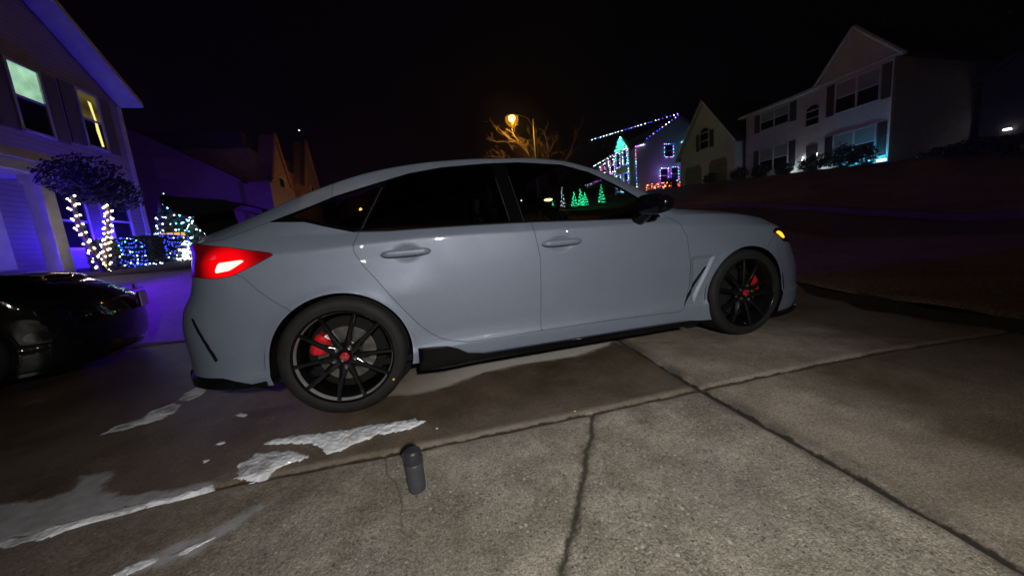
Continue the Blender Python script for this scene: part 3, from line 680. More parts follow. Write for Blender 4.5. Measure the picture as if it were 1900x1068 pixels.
def build_drive_mat():
    L=nt.links; tc=N_(nt,'ShaderNodeTexCoord'); O=tc.outputs['Object']
    def noise(sc,det=6,ro=.6,vec=None):
        t=N_(nt,'ShaderNodeTexNoise'); t.inputs['Scale'].default_value=sc; t.inputs['Detail'].default_value=det; t.inputs['Roughness'].default_value=ro; L.new(vec or O,t.inputs['Vector']); return t.outputs['Fac']
    def rng_(x,a,b_,c=0.,d=1.,sm=False):
        r=N_(nt,'ShaderNodeMapRange'); r.inputs[1].default_value=a; r.inputs[2].default_value=b_; r.inputs[3].default_value=c; r.inputs[4].default_value=d
        if sm: r.interpolation_type='SMOOTHSTEP'
        L.new(x,r.inputs[0]); return r.outputs[0]
    def mth(op,a,b_=None):
        n=N_(nt,'ShaderNodeMath',operation=op)
        for i,v in enumerate((a,b_)):
            if v is None: continue
            if isinstance(v,(int,float)): n.inputs[i].default_value=v
            else: L.new(v,n.inputs[i])
        return n.outputs[0]
    def mix(f,a,b_,bt='MIX'):
        n=N_(nt,'ShaderNodeMix',data_type='RGBA',blend_type=bt)
        for i,v in ((0,f),(6,a),(7,b_)):
            if isinstance(v,(int,float)): n.inputs[i].default_value=v
            elif isinstance(v,tuple): n.inputs[i].default_value=(*v,1)
            else: L.new(v,n.inputs[i])
        return n.outputs[2]
    def attr(nm): a=N_(nt,'ShaderNodeAttribute'); a.attribute_name=nm; return a.outputs['Fac']
    big=noise(1.1,8,.65); mid=noise(6,8,.7); fin=noise(115,5,.7); grit=noise(260,3,.7)
    slab=rng_(attr('slab'),-.01,.01)                       # 1 on the rough near slab
    base=mix(rng_(mid,.35,.65),(.40,.345,.285),(.27,.225,.18))
    base=mix(rng_(big,.40,.62),base,mix(.6,base,(.17,.14,.10)))
    rough_c=mix(rng_(mid,.35,.66),(.47,.415,.345),(.235,.21,.165))
    gr=mix(rng_(noise(2.7,5,.6),.45,.65,0,.6),rough_c,(.19,.185,.135)); gr=mix(rng_(noise(1.9,6,.6),.5,.62,0,.6),gr,(.28,.245,.22))
    base=mix(slab,base,gr)
    # salt and pepper of worn concrete, pebbles on the rough slab
    sp=mth('MULTIPLY',rng_(fin,.32,.68,.50,1.5),rng_(grit,.3,.7,.55,1.5)); 
    cs=N_(nt,'ShaderNodeCombineColor'); L.new(sp,cs.inputs[0]);L.new(sp,cs.inputs[1]);L.new(sp,cs.inputs[2])
    base=mix(1.0,base,cs.outputs[0],'MULTIPLY')
    vo=N_(nt,'ShaderNodeTexVoronoi'); vo.inputs['Scale'].default_value=58; vo.inputs['Randomness'].default_value=1; L.new(O,vo.inputs['Vector'])
    vsz=N_(nt,'ShaderNodeSeparateColor'); L.new(vo.outputs['Color'],vsz.inputs[0])
    peb=mth('LESS_THAN',vo.outputs['Distance'],mth('MULTIPLY',rng_(vsz.outputs[0],.35,1.,0.,.40),rng_(noise(3,3),.42,.6,.6,1.)))
    peb=mth('MULTIPLY',peb,slab)
    base=mix(peb,base,mix(vsz.outputs[1],(.38,.35,.30),(.60,.55,.48)))
    vd=N_(nt,'ShaderNodeTexVoronoi'); vd.inputs['Scale'].default_value=95; L.new(O,vd.inputs['Vector']); vds=N_(nt,'ShaderNodeSeparateColor'); L.new(vd.outputs['Color'],vds.inputs[0])
    pit=mth('MULTIPLY',mth('LESS_THAN',vd.outputs['Distance'],rng_(vds.outputs[0],.75,1.,0.,.40)),mth('ADD',mth('MULTIPLY',slab,.6),.15))
    base=mix(pit,base,(.06,.05,.04))
    # damp concrete
    wob=mth('ADD',mth('MULTIPLY',mth('SUBTRACT',noise(5,7,.6),.5),.16),mth('MULTIPLY',mth('SUBTRACT',noise(28,4,.6),.5),.03))
    wet=rng_(mth('ADD',attr('wet'),wob),-.006,.022,0,1,True)
    left=rng_(mth('ADD',attr('damp_left'),mth('MULTIPLY',mth('SUBTRACT',noise(2.2,7,.65),.5),.9)),-.05,.35,0,1,True)
    lstr=rng_(noise(3.5,6,.7),.35,.62)
    rightp=mth('MULTIPLY',rng_(mth('ADD',attr('damp_right'),mth('MULTIPLY',mth('SUBTRACT',noise(1.6,6,.6),.5),1.1)),-.1,.35,0,1,True),.85)
    damp=mth('MAXIMUM',mth('MAXIMUM',wet,mth('MULTIPLY',left,.8)),rightp)
    dryk=mth('MULTIPLY',rng_(attr('wet'),-.03,-.008,1,0,True),rng_(attr('damp_left'),-.3,.1,1,0,True)); dryk=mth('MULTIPLY',dryk,mth('SUBTRACT',1.,slab)); dryk=mth('MULTIPLY',dryk,rng_(attr('jointB'),-.05,0,1,0)); dryk=mth('MULTIPLY',dryk,rng_(attr('jointA'),.45,.6,0,1))
    base=mix(dryk,base,mix(rng_(fin,.3,.7),(.50,.475,.43),(.72,.69,.63)))
    blot=mth('MULTIPLY',mth('SUBTRACT',1.,dryk),mth('MULTIPLY',rng_(noise(2.3,8,.75),.48,.60,0,1,True),.38))
    base=mix(blot,base,mix(1.0,base,(.40,.36,.28),'MULTIPLY'))
    base=mix(mth('MULTIPLY',damp,.88),base,mix(1.0,base,(.40,.34,.27),'MULTIPLY'))
    # pale mineral rims along joints and dark debris in them
    dA=mth('ABSOLUTE',mth('ADD',attr('jointA'),mth('MULTIPLY',mth('SUBTRACT',noise(30,5,.7),.5),.03)))
    dB=mth('ABSOLUTE',mth('ADD',attr('jointB'),mth('MULTIPLY',mth('SUBTRACT',noise(24,5,.7),.5),.035)))
    dC=mth('ABSOLUTE',mth('ADD',attr('crack'),mth('MULTIPLY',mth('SUBTRACT',noise(22,6,.75),.5),.05)))
    dD=mth('ABSOLUTE',mth('ADD',attr('crackB'),mth('MULTIPLY',mth('SUBTRACT',noise(34,6,.75),.5),.035)))
    pale=mth('MULTIPLY',mth('MULTIPLY',rng_(dA,.015,.06,1,0,True),rng_(attr('jointB'),-.05,.02,1,.12)),mth('SUBTRACT',1.,mth('MULTIPLY',left,.6)))
    base=mix(mth('MULTIPLY',pale,rng_(mid,.35,.6,.15,.75)),base,(.31,.27,.225))
    soft=mth('MULTIPLY',rng_(dB,.01,.10,1,0,True),rng_(noise(4,4),.35,.6,.2,.8))
    base=mix(soft,base,(.055,.045,.035))
    wA=rng_(noise(9,3),.3,.7,.004,.013)
    base=mix(rng_(mth('SUBTRACT',dA,wA),-.003,.004,1,0),base,mix(noise(50,2),(.03,.02,.012),(.10,.055,.03)))
    base=mix(rng_(mth('SUBTRACT',dB,mth('MULTIPLY',wA,1.5)),-.004,.004,1,0),base,(.022,.018,.013))
    base=mix(mth('MULTIPLY',rng_(dC,.003,.018,1,0),.9),base,(.028,.024,.014)); base=mix(mth('MULTIPLY',rng_(dC,.005,.04,1,0),rng_(noise(12,4),.4,.6,0,.6)),base,(.06,.06,.03))
    base=mix(mth('MULTIPLY',rng_(dD,.001,.006,1,0),.5),base,(.02,.018,.012))
    # grey slush film
    base=mix(mth('MULTIPLY',rng_(mth('ADD',attr('slush'),mth('MULTIPLY',mth('SUBTRACT',noise(11,7,.7),.5),.13)),-.005,.03,0,1,True),rng_(noise(17,6,.7),.3,.6,.35,.75)),base,(.48,.49,.51))
    L.new(base,b.inputs['Base Color'])
    L.new(rng_(damp,0,1,.85,.38),b.inputs['Roughness'])
    bp=N_(nt,'ShaderNodeBump'); bp.inputs['Distance'].default_value=.006; L.new(rng_(slab,0,1,.35,.9),bp.inputs['Strength'])
    hgt=mth('ADD',mth('ADD',fin,mth('MULTIPLY',grit,.5)),mth('ADD',mth('MULTIPLY',peb,.5),mth('MULTIPLY',pit,-.6))); L.new(hgt,bp.inputs['Height']); L.new(bp.outputs[0],b.inputs['Normal'])
build_drive_mat()
SN=dict(
 A=[(-.36,-1.335),(-.415,-1.22),(-.36,-1.16),(-.27,-1.175),(-.21,-1.20),(-.15,-1.245),(-.12,-1.28),(-.21,-1.32),(-.29,-1.36)],
 B=[(-.38,-1.07),(-.31,-1.045),(-.11,-1.09),(.15,-1.12),(.33,-1.145),(.38,-1.19),(.31,-1.235),(.16,-1.225),(.03,-1.275),(-.04,-1.30),(-.07,-1.25),(-.14,-1.17),(-.24,-1.13),(-.35,-1.095)],
 C=[(-1.6,-1.30),(-1.6,-1.43),(-1.17,-1.43),(-.99,-1.425),(-.88,-1.43),(-.80,-1.40),(-.68,-1.39),(-.52,-1.38),(-.43,-1.365),(-.45,-1.335),(-.55,-1.335),(-.68,-1.35),(-.82,-1.355),(-.95,-1.375),(-1.15,-1.38),(-1.3,-1.37)],
 D=[(-1.36,-.60),(-1.36,-.50),(-1.28,-.43),(-1.29,-.33),(-1.21,-.26),(-1.13,-.32),(-1.09,-.44),(-1.13,-.53),(-1.24,-.58)],
 E=[(-1.22,-.22),(-1.26,-.08),(-1.24,.03),(-1.16,.02),(-1.12,-.10),(-1.10,-.19),(-1.13,-.27)],
 F=[(-.69,-.66),(-.67,-.63),(-.60,-.69),(-.62,-.715)],
 G=[(-.52,-1.70),(-.485,-1.665),(-.41,-1.66),(-.40,-1.685),(-.46,-1.71)],
 H=[(-.38,-1.68),(-.34,-1.655),(-.28,-1.63),(-.27,-1.645),(-.33,-1.685)],
 I=[(-.62,-.98),(-.60,-.955),(-.57,-.98),(-.59,-1.0)],
 J=[(.42,-1.285),(.425,-1.275),(.44,-1.28),(.435,-1.295)],
 K=[(-.60,-1.12),(-.58,-1.105),(-.555,-1.125),(-.575,-1.145)])
SL=[(-1.6,-1.05),(-1.13,-1.15),(-1.03,-1.14),(-1.10,-1.03),(-.96,-1.03),(-.93,-1.08),(-.88,-1.2),(-.74,-1.27),(-.60,-1.29),(-.45,-1.30),(-.42,-1.37),(-1.6,-1.46)]
SL2=[(-.5,-1.72),(-.45,-1.64),(-.3,-1.58),(-.15,-1.5),(-.12,-1.53),(-.22,-1.62),(-.3,-1.72)]
sheet('driveway',xs,ys,M_drive,.004,h_drive,attrs=dict(
  jointA=lambda x,y:y-JA(x), jointB=lambda x,y:x-JB(y), slab=lambda x,y: np.clip(np.minimum(JA(x)-y,JB(y)-x),-.3,.3)*.2,
  crack=lambda x,y: np.where(y<JA(x)-.004,x-CR(y),.5), crackB=lambda x,y: np.where((y<JA(x)-.004)&(y>-1.86),x-CR2(y),.5),
  wet=A_wet, damp_left=A_left, damp_right=lambda x,y: np.where(x>JB(y),np.clip(np.where(y<JA(x),(x-JB(y)-.50)*1.3,(x-JB(y)-1.1)*.5),-1,1),-1.),
  slush=lambda x,y: np.maximum(np.max([sdpoly(x,y,np.array(v_))-.012 for k_,v_ in SN.items() if k_ in 'ABCDEGH'],axis=0),np.maximum(sdpoly(x,y,np.array(SL)),sdpoly(x,y,np.array(SL2))))))
# ---- snow
M_snow,nt2,b2=_nt('snow'); 
b2.inputs['Base Color'].default_value=(.60,.62,.66,1); b2.inputs['Roughness'].default_value=.6; b2.inputs['Subsurface Weight'].default_value=.0
def _snow():
    L=nt2.links; tc=N_(nt2,'ShaderNodeTexCoord'); t=N_(nt2,'ShaderNodeTexNoise'); t.inputs['Scale'].default_value=55; t.inputs['Detail'].default_value=8; L.new(tc.outputs['Object'],t.inputs['Vector'])
    t3=N_(nt2,'ShaderNodeTexNoise'); t3.inputs['Scale'].default_value=9; t3.inputs['Detail'].default_value=6; L.new(tc.outputs['Object'],t3.inputs['Vector'])
    mx=N_(nt2,'ShaderNodeMix',data_type='RGBA'); mx.inputs[6].default_value=(.34,.34,.35,1); mx.inputs[7].default_value=(.84,.86,.90,1)
    r=N_(nt2,'ShaderNodeMapRange'); r.inputs[1].default_value=.34; r.inputs[2].default_value=.52; L.new(t3.outputs['Fac'],r.inputs[0]); L.new(r.outputs[0],mx.inputs[0]); L.new(mx.outputs[2],b2.inputs['Base Color'])
    bp=N_(nt2,'ShaderNodeBump'); bp.inputs['Strength'].default_value=.9; bp.inputs['Distance'].default_value=.012; L.new(t.outputs['Fac'],bp.inputs['Height']); L.new(bp.outputs[0],b2.inputs['Normal'])
_snow()
from mathutils import noise as mnoise
def snow(key,label,hmax):
    poly=SN[key]; a=np.array(poly); x0,y0=a.min(0)-.03; x1,y1=a.max(0)+.03
    st=.006 if (x1-x0)<1 else .009
    xs=np.arange(x0,x1,st); ys=np.arange(y0,y1,st); X,Y=np.meshgrid(xs,ys,indexing='ij')
    d=sdpoly(X.ravel(),Y.ravel(),a).reshape(X.shape)
    nz=np.array([mnoise.fractal(Vector((x*22,y*22,3)),.8,2.,5) for x,y in zip(X.ravel(),Y.ravel())]).reshape(X.shape)
    nb=np.array([mnoise.fractal(Vector((x*60,y*60,9)),.8,2.,3) for x,y in zip(X.ravel(),Y.ravel())]).reshape(X.shape)
    am=.014 if (x1-x0)>.3 else .006
    d=d+nz*am+nb*.004
    Z=.0045+h_drive(X,Y)*.3+ hmax*np.clip(d/.05,-.4,1)**1*np.where(d>0,1,1)*(1+.5*nb)
    Z=np.where(d>0,.0045+hmax*.55*(1-np.exp(-np.maximum(d,0)/.03))*(1+.30*nb+.35*nz), -.01)
    n,m=X.shape; idx=np.arange(n*m).reshape(n,m); F=np.stack([idx[:-1,:-1],idx[1:,:-1],idx[1:,1:],idx[:-1,1:]],-1).reshape(-1,4)
    D=d.ravel(); F=F[(D[F]>-.006).any(1)]
    us=np.unique(F); mp=-np.ones(n*m,int); mp[us]=np.arange(len(us)); V=np.stack([X,Y,Z],-1).reshape(-1,3)[us]
    o=mesh_obj('snow_patch',V,mp[F],M_snow,smooth=True); tag(o,label,'snow',group='patches of melting snow on the driveway')
    return o
snow('B','long wedge of white snow pointing right, just above the bottle beside the long joint',.022)
snow('A','rounded white snow patch touching the joint, directly left of and below the long wedge',.022)
snow('C','long thin ribbon of snow along the joint at the left edge of the photo',.016)
snow('D','rough elongated clump of snow on dark concrete between the black car and the bumper',.016)
snow('E','faint snow clump right under the corner of the grey car bumper',.012)
snow('F','tiny snow fleck on dark concrete just left of the rear wheel',.010)
snow('G','white snow streak at the very bottom left, nearest the camera',.012)
snow('H','broken thin snow streak on the near slab, below the ribbon of snow',.008)
snow('I','small lone snow crumb midway between the ribbon and the rear bumper',.012)
snow('K','dull snow crumb just above the right end of the ribbon of snow',.010)
snow('J','pea sized white snow crumb just right of the bottle lid',.010)
# ---- bottle
bt=thing('travel_bottle','dark grey flip top travel bottle standing on the near concrete slab','bottle',(.35,-1.665,.003))
M_bot=pmat('bottle_coat',(.052,.054,.066),.42,noise=.1,nscale=40); M_lid=pmat('bottle_lid',(.03,.031,.037),.38)
b=MB(); b.lathe([(0,0),(.026,0),(.029,.002),(.0305,.006),(.031,.015),(.0308,.098),(.030,.106),(.0285,.108)],n=48); b.build('bottle_body',M_bot,bt,smooth=True)
b=MB(); b.lathe([(.0285,.107),(.0295,.110),(.0295,.132),(.0288,.145),(.0272,.152),(.024,.1555),(.012,.157),(0,.157)],n=48)
b.box((-.036,-.012,.118),(-.026,.012,.146)); b.box((.026,-.007,.112),(.0335,.007,.136)); b.build('bottle_lid',M_lid,bt,smooth=True,bevel=.0015)
bt.rotation_euler=(0,0,math.radians(-20))
for q in (((-.0375,-.005,.126),(-.0362,.005,.132)),((.0337,-.003,.120),(.0348,.003,.127))): b=MB(); b.box(*q); b.build('hinge_pin',M_chrome,bt)

M_gut=ground_mat('shaded_soil',(.012,.009,.007),(.03,.02,.015),3,60,1.,.95)  # near-black colour puts the shade along the driveway edge into the gutter
def edge_strip(name,ts,zf,mat):
    ys=np.arange(-8,3.0,.12); V=[];F=[];m=len(ts)
    for y in ys:
        for t in ts: x=float(edge(y))+t+.02*math.sin(y*9)*(t<.4); V.append((x,y,zf(t,x,y)))
    for i in range(len(ys)-1):
        for k in range(m-1): F.append([i*m+k,i*m+k+1,(i+1)*m+k+1,(i+1)*m+k])
    tag(mesh_obj(name,V,F,mat,smooth=True),kind='structure')
edge_strip('gutter',[-.02,.06,.14,.22,.29,.33],lambda t,x,y:-.075+.02*math.sin(y*7+t*20)+.09*max(0,(t-.2)/.13),M_gut)
edge_strip('verge',[.33,.37,.45,.7,1.0,1.5,2.2],lambda t,x,y:gh(x,y)+.004-.03*(t<.35)+.012*math.sin(y*5+t*4),M_lawn)
# ---- winter grass along the driveway edge
R=random.Random(5); b=MB()
M_grass=pmat('dry_grass_blades',(.07,.048,.025),.8,col2=(.12,.085,.05),nscale=9)
for _ in range(9000):
    y=R.uniform(-6,3.2); x=float(edge(y))+.34+abs(R.gauss(0,.5)); z=gh(x,y)-.01; h=R.uniform(.012,.035); a=R.uniform(0,2*PI); w=R.uniform(.003,.006); q=R.uniform(0,2*PI); l=h*R.uniform(.2,1.)
    b.add([(x-w*math.cos(a),y-w*math.sin(a),z),(x+w*math.cos(a),y+w*math.sin(a),z),(x+l*math.cos(q),y+l*math.sin(q),z+h)],[(0,1,2)])
tag(b.build('grass',M_grass),kind='stuff')
# ------------------------------------------------------------ houses
M_lhsid=siding('grey_siding',(.30,.26,.27),.13); M_whsid=siding('white_siding',(.55,.52,.50),.15); M_brick=ground_mat('brown_brick',(.30,.18,.10),(.42,.27,.16),3,30,.4,.85)
M_dksid=siding('dark_siding',(.20,.17,.20),.14); M_grsid=siding('green_siding',(.30,.36,.26),.16); M_shut=pmat('shutter_paint',(.05,.045,.05),.6); M_shutp=pmat('mauve_shutter',(.14,.12,.14),.6)
M_gdoor=pmat('garage_door_paint',(.20,.17,.13),.6,noise=.1); M_sash=pmat('sash_paint',(.5,.5,.5),.5)
class Fac:
    """a facade: local s runs along it, n points out of it, z is up"""
    def __init__(f,ox,oy,sx,sy,nx,ny): f.o=(ox,oy);f.s=(sx,sy);f.n=(nx,ny)
    def p(f,s,n,z): return (f.o[0]+f.s[0]*s+f.n[0]*n,f.o[1]+f.s[1]*s+f.n[1]*n,z)
    def box(f,b,s0,s1,n0,n1,z0,z1):
        P=[f.p(s,n,z) for z in (z0,z1) for (s,n) in ((s0,n0),(s1,n0),(s1,n1),(s0,n1))]; b.hexa(P)
    def prism(f,b,poly,n0,n1):
        m=len(poly); V=[f.p(s,n0,z) for s,z in poly]+[f.p(s,n1,z) for s,z in poly]
        b.add(V,[list(range(m)),[m+i for i in range(m)][::-1]]+[[i,m+i,m+(i+1)%m,(i+1)%m] for i in range(m)])
def window(f,root,s0,s1,z0,z1,shut=None,glass=None,mull=False,up=None,arch=False,frame=None,fw=.07):
    b=MB(); w=fw
    f.box(b,s0-w,s0,.003,.06,z0-w,z1+w); f.box(b,s1,s1+w,.003,.06,z0-w,z1+w); f.box(b,s0,s1,.003,.06,z1,z1+w); f.box(b,s0-.03,s1+.03,.063,.09,z0-w,z0-.01); f.box(b,s0,s1,.003,.06,z0-w,z0)
    zm=(z0+z1)/2; f.box(b,s0,s1,.005,.045,zm-.03,zm+.03)
    if mull: sm=(s0+s1)/2; f.box(b,sm-.045,sm+.045,.005,.055,z0,zm-.03); f.box(b,sm-.045,sm+.045,.005,.055,zm+.03,z1)
    fr=b.build('window',frame or M_sash,root)
    b=MB(); f.box(b,s0,s1,.004,.018,z0,zm-.031); 
    if not up: f.box(b,s0,s1,.004,.018,zm+.031,z1)
    b.build('pane',glass or M_winglass,fr)
    if up: b=MB(); f.box(b,s0,s1,.004,.018,zm+.031,z1); b.build('lit_pane',up,fr)
    if arch:
        b=MB(); sm=(s0+s1)/2; r=(s1-s0)/2; f.prism(b,[(sm+r*math.cos(a),z1+w+.002+r*.8*math.sin(a)) for a in [PI*k/14 for k in range(15)]],.004,.03); b.build('arched_pane',M_winglass,fr)
        b=MB(); b.tube([f.p(sm+(r+.03)*math.cos(a),.03,z1+w+(r*.8+.03)*math.sin(a)) for a in [PI*k/14 for k in range(15)]],.035,6); b.build('arch_trim',frame or M_sash,fr)
    if shut:
        sw=.38
        for a,c in ((s0-w-.03-sw,s0-w-.03),(s1+w+.03,s1+w+.03+sw)):
            b=MB(); f.box(b,a,c,.003,.035,z0-w,z1+w)
            k=z0
            while k<z1-.04: f.box(b,a+.04,c-.04,.036,.046,k,k+.035); k+=.07
            b.build('shutter',shut,root)
    return fr
def gable_house(f,root,W,D,z0,ze,zp,wall,ov=.35,sp=None,trim=M_white,fo=None):
    """gable end on the facade: width W (s 0..W), depth D behind it"""
    sp=W/2 if sp is None else sp
    b=MB(); f.prism(b,[(0,z0),(W,z0),(W,ze),(sp,zp),(0,ze)],0,-D); b.build('wall',wall,root)
    b=MB(); t=.16
    fo=ov if fo is None else fo
    kl=(zp-ze)/sp; kr=(zp-ze)/(W-sp)
    f.prism(b,[(-ov,ze-ov*kl+.03),(sp,zp+.03),(sp,zp+.03+t),(-ov,ze-ov*kl+.03+t)],fo,-D-.2)
    f.prism(b,[(W+ov,ze-ov*kr+.031),(W+ov,ze-ov*kr+.031+t),(sp+.001,zp+.031+t),(sp+.001,zp+.031)],fo,-D-.2)
    r=b.build('roof',M_roof,root)
    b=MB()
    f.prism(b,[(-ov,ze-ov*kl+.03-.02),(sp,zp+.03-.02),(sp,zp+.03+t-.01),(-ov,ze-ov*kl+.03+t-.01)],fo+.002,fo+.04)
    f.prism(b,[(W+ov,ze-ov*kr+.01),(W+ov,ze-ov*kr+.02+t),(sp+.001,zp+.02+t),(sp+.001,zp+.01)],fo+.003,fo+.041)
    # soffit boards
    f.prism(b,[(-ov,ze-ov*kl+.0),(sp,zp-.002),(sp,zp+.026),(-ov,ze-ov*kl+.026)],.005,fo)
    f.prism(b,[(W+ov,ze-ov*kr),(W+ov,ze-ov*kr+.026),(sp+.001,zp+.026),(sp+.001,zp)],.005,fo)
    b.build('barge_board',trim,root)
    return r
def blind_glow(name,col,st,sc,lo):
    m,nt,b=_nt(name); nt.nodes.remove(b); e=N_(nt,'ShaderNodeEmission'); e.inputs[0].default_value=(*col,1); tc=N_(nt,'ShaderNodeTexCoord')
    sp=N_(nt,'ShaderNodeSeparateXYZ'); nt.links.new(tc.outputs['Object'],sp.inputs[0]); mu=N_(nt,'ShaderNodeMath',operation='MULTIPLY'); nt.links.new(sp.outputs['Z'],mu.inputs[0]); mu.inputs[1].default_value=sc
    fr=N_(nt,'ShaderNodeMath',operation='PINGPONG'); nt.links.new(mu.outputs[0],fr.inputs[0]); fr.inputs[1].default_value=1
    nz=N_(nt,'ShaderNodeTexNoise'); nz.inputs['Scale'].default_value=2.2; nz.inputs['Detail'].default_value=3; nt.links.new(tc.outputs['Object'],nz.inputs['Vector'])
    a=N_(nt,'ShaderNodeMapRange'); a.inputs[3].default_value=lo; a.inputs[4].default_value=1; nt.links.new(fr.outputs[0],a.inputs[0])
    c=N_(nt,'ShaderNodeMapRange'); c.inputs[1].default_value=.3; c.inputs[2].default_value=.7; c.inputs[3].default_value=.65*st; c.inputs[4].default_value=1.25*st; nt.links.new(nz.outputs['Fac'],c.inputs[0])
    p=N_(nt,'ShaderNodeMath',operation='MULTIPLY'); nt.links.new(a.outputs[0],p.inputs[0]); nt.links.new(c.outputs[0],p.inputs[1]); nt.links.new(p.outputs[0],e.inputs[1]); nt.links.new(e.outputs[0],nt.nodes['Material Output'].inputs[0]); m.cycles.emission_sampling='NONE'; return m
E_green=blind_glow('lit_blind_glow',(.50,.90,.60),.95,40,.6); E_yel=blind_glow('lit_curtain_glow',(.55,.42,.10),.2,3,.3); E_yel2=emat('lamp_gap_glow',(.95,.85,.25),1.1)
# left house, gable front facing +x
LH=thing('house','tall grey gabled house with blue lit eaves and one bright upper window, left edge','house',(0,0,0))
f=Fac(-8.9,3.6,0,1,1,0)  # s = y-3.6
gable_house(f,LH,8.5,9,.4,6.55,9.6,M_lhsid,ov=.04,fo=.62,sp=4.25,trim=M_white)
w1=window(f,LH,5.24,5.93,4.76,6.38,M_shutp,up=E_green)
w2=window(f,LH,6.97,7.58,4.87,6.45,M_shutp,up=E_yel)
b=MB(); f.prism(b,[(7.30,6.25),(7.40,6.22),(7.46,5.6),(7.50,4.95),(7.42,4.93),(7.36,5.4),(7.38,5.7)],.019,.022); b.build('curtain_gap',E_yel2,w2)
window(f,LH,5.45,6.25,1.75,3.25,M_shutp); window(f,LH,7.05,7.75,1.9,3.3,None)
window(f,LH,3.0,3.7,4.76,6.38,M_shutp)
b=MB(); f.box(b,8.36,8.53,-.3,.03,.5,6.5); b.build('corner_board',M_white,LH)
b=MB(); f.box(b,.0,4.5,.0,.95,3.38,3.62); f.prism(b,[(-.1,3.64),(4.6,3.64),(4.6,3.85),(-.1,3.85)],.01,1.02); b.build('porch_beam',M_white,LH)
for s in (4.3,2.6,.3):
    b=MB(); f.box(b,s-.15,s+.15,.6,.9,.5,3.375); f.box(b,s-.19,s+.19,.56,.94,3.2,3.37); b.build('porch_column',M_white,LH,bevel=.01)
b=MB(); f.box(b,1.2,4.2,.005,.05,.5,2.9); b.build('garage_door',M_white,LH)
# second house, dark gable facing us
H2=thing('house','dim purple house with a long dark roof behind the left house','house')
f=Fac(-21,22,1,0,0,-1)
gable_house(f,H2,10.9,9,1.8,6.05,9.4,M_dksid,ov=.25,sp=5.4,trim=M_dksid)
window(f,H2,6.9,7.7,6.3,7.5,None,glass=pmat('pale_blind',(.25,.24,.25),.6),frame=M_dksid)
b=MB(); f.box(b,10.9,12.4,-.6,-5,1.8,6.1); b.build('side_wing',M_dksid,H2)
# third house with two steep gables
H3=thing('house','brown brick house with two steep pointed gables, far behind the rear spoiler','house')
f=Fac(-10,24.6,0,1,1,0)
b=MB(); f.box(b,-.5,13,-8,0,2.5,8.6); b.build('wall',M_brick,H3)
for s0,s1,sp,zp,zb in ((-.1,3.1,1.6,10.1,6.9),(6.9,11.3,9.2,11.9,7.6)):
    b=MB(); f.prism(b,[(s0,2.6),(s1,2.6),(s1,zb),(sp,zp),(s0,zb)],.001,.9); b.build('gable_bay',M_brick,H3)
    b=MB()
    for a,zz in ((s0,zb),(s1,zb)):
        b.tube([f.p(a+(-.15 if a<sp else .15),.98,zz-.25),f.p(sp,.98,zp+.1)],.12,6)
    b.build('gable_trim',M_brick,H3)
    k=(s0+s1)/2; ff=Fac(-9.1,24.6,0,1,1,0); window(ff,H3,k-.45,k+.45,zb-1.6,zb+.1,None,frame=M_white)
window(f,H3,3.9,4.8,7.0,8.2,None,frame=M_white); window(f,H3,5.4,6.2,7.0,8.2,None,frame=M_white)
b=MB(); f.prism(b,[(-.7,8.6),(13.2,8.6),(13.2,9.6),(-.7,9.6)],-.2,-7); b.build('roof',M_roof,H3)
# ---- white house across the street, facade facing -x ; s runs from far (left in view) to near
WH=thing('house','large white two storey house with gabled garage wing lit by garden uplights','house')
f=Fac(24.6,17.4,0,-1,-1,0) # s = 17.4-y
b=MB(); f.box(b,0,8.1,-9,0,1.5,8.35); b.build('wall',M_whsid,WH)
b=MB(); f.prism(b,[(4.75,8.36),(8.35,8.36),(6.4,10.5)],-.3,.28); b.build('gable_wall',M_whsid,WH)
b=MB()
for a,c in (((4.55,8.25),(6.4,10.62)),((6.4,10.62),(8.5,8.2))): b.tube([f.p(a[0],.33,a[1]),f.p(c[0],.33,c[1])],.10,6)
b.build('gable_trim',M_white,WH)
b=MB(); f.prism(b,[(4.5,8.30),(8.55,8.30),(6.4,10.72)],-.31,-6); V=[f.p(-.3,.4,8.38),f.p(8.45,.4,8.38),f.p(8.45,-9.4,8.38),f.p(-.3,-9.4,8.38),f.p(2.5,-4.2,10.3),f.p(6,-4.2,10.3),f.p(6,-4.8,10.3),f.p(2.5,-4.8,10.3)]; b.hexa(V); b.build('roof',M_roof,WH)
b=MB(); f.box(b,-.35,8.4,.005,.38,8.24,8.37); b.build('eave_trim',M_white,WH)
f2=Fac(24.3,17.4,0,-1,-1,0)
b=MB(); f2.box(b,4.9,8.1,-.297,0,1.6,8.23); b.build('wall',M_whsid,WH)
PB=pmat('pale_window_blind',(.28,.27,.26),.7)
window(f,WH,1.15,2.95,7.0,8.05,M_shut,mull=True,up=PB); window(f,WH,1.1,2.95,4.15,5.65,M_shut,mull=True,up=PB)
window(f,WH,4.02,4.72,6.3,7.1,None,arch=True); 
window(f2,WH,5.75,7.6,6.45,8.0,M_shut,mull=True,up=PB); window(f2,WH,5.75,7.55,3.65,5.2,M_shut,mull=True,up=PB)
b=MB(); f.box(b,4.1,4.8,.005,.06,2.6,5.1); b.build('front_door',M_shut,WH)
b=MB(); f2.box(b,7.98,8.13,-.2,.03,1.6,8.22); b.build('corner_board',M_white,WH)
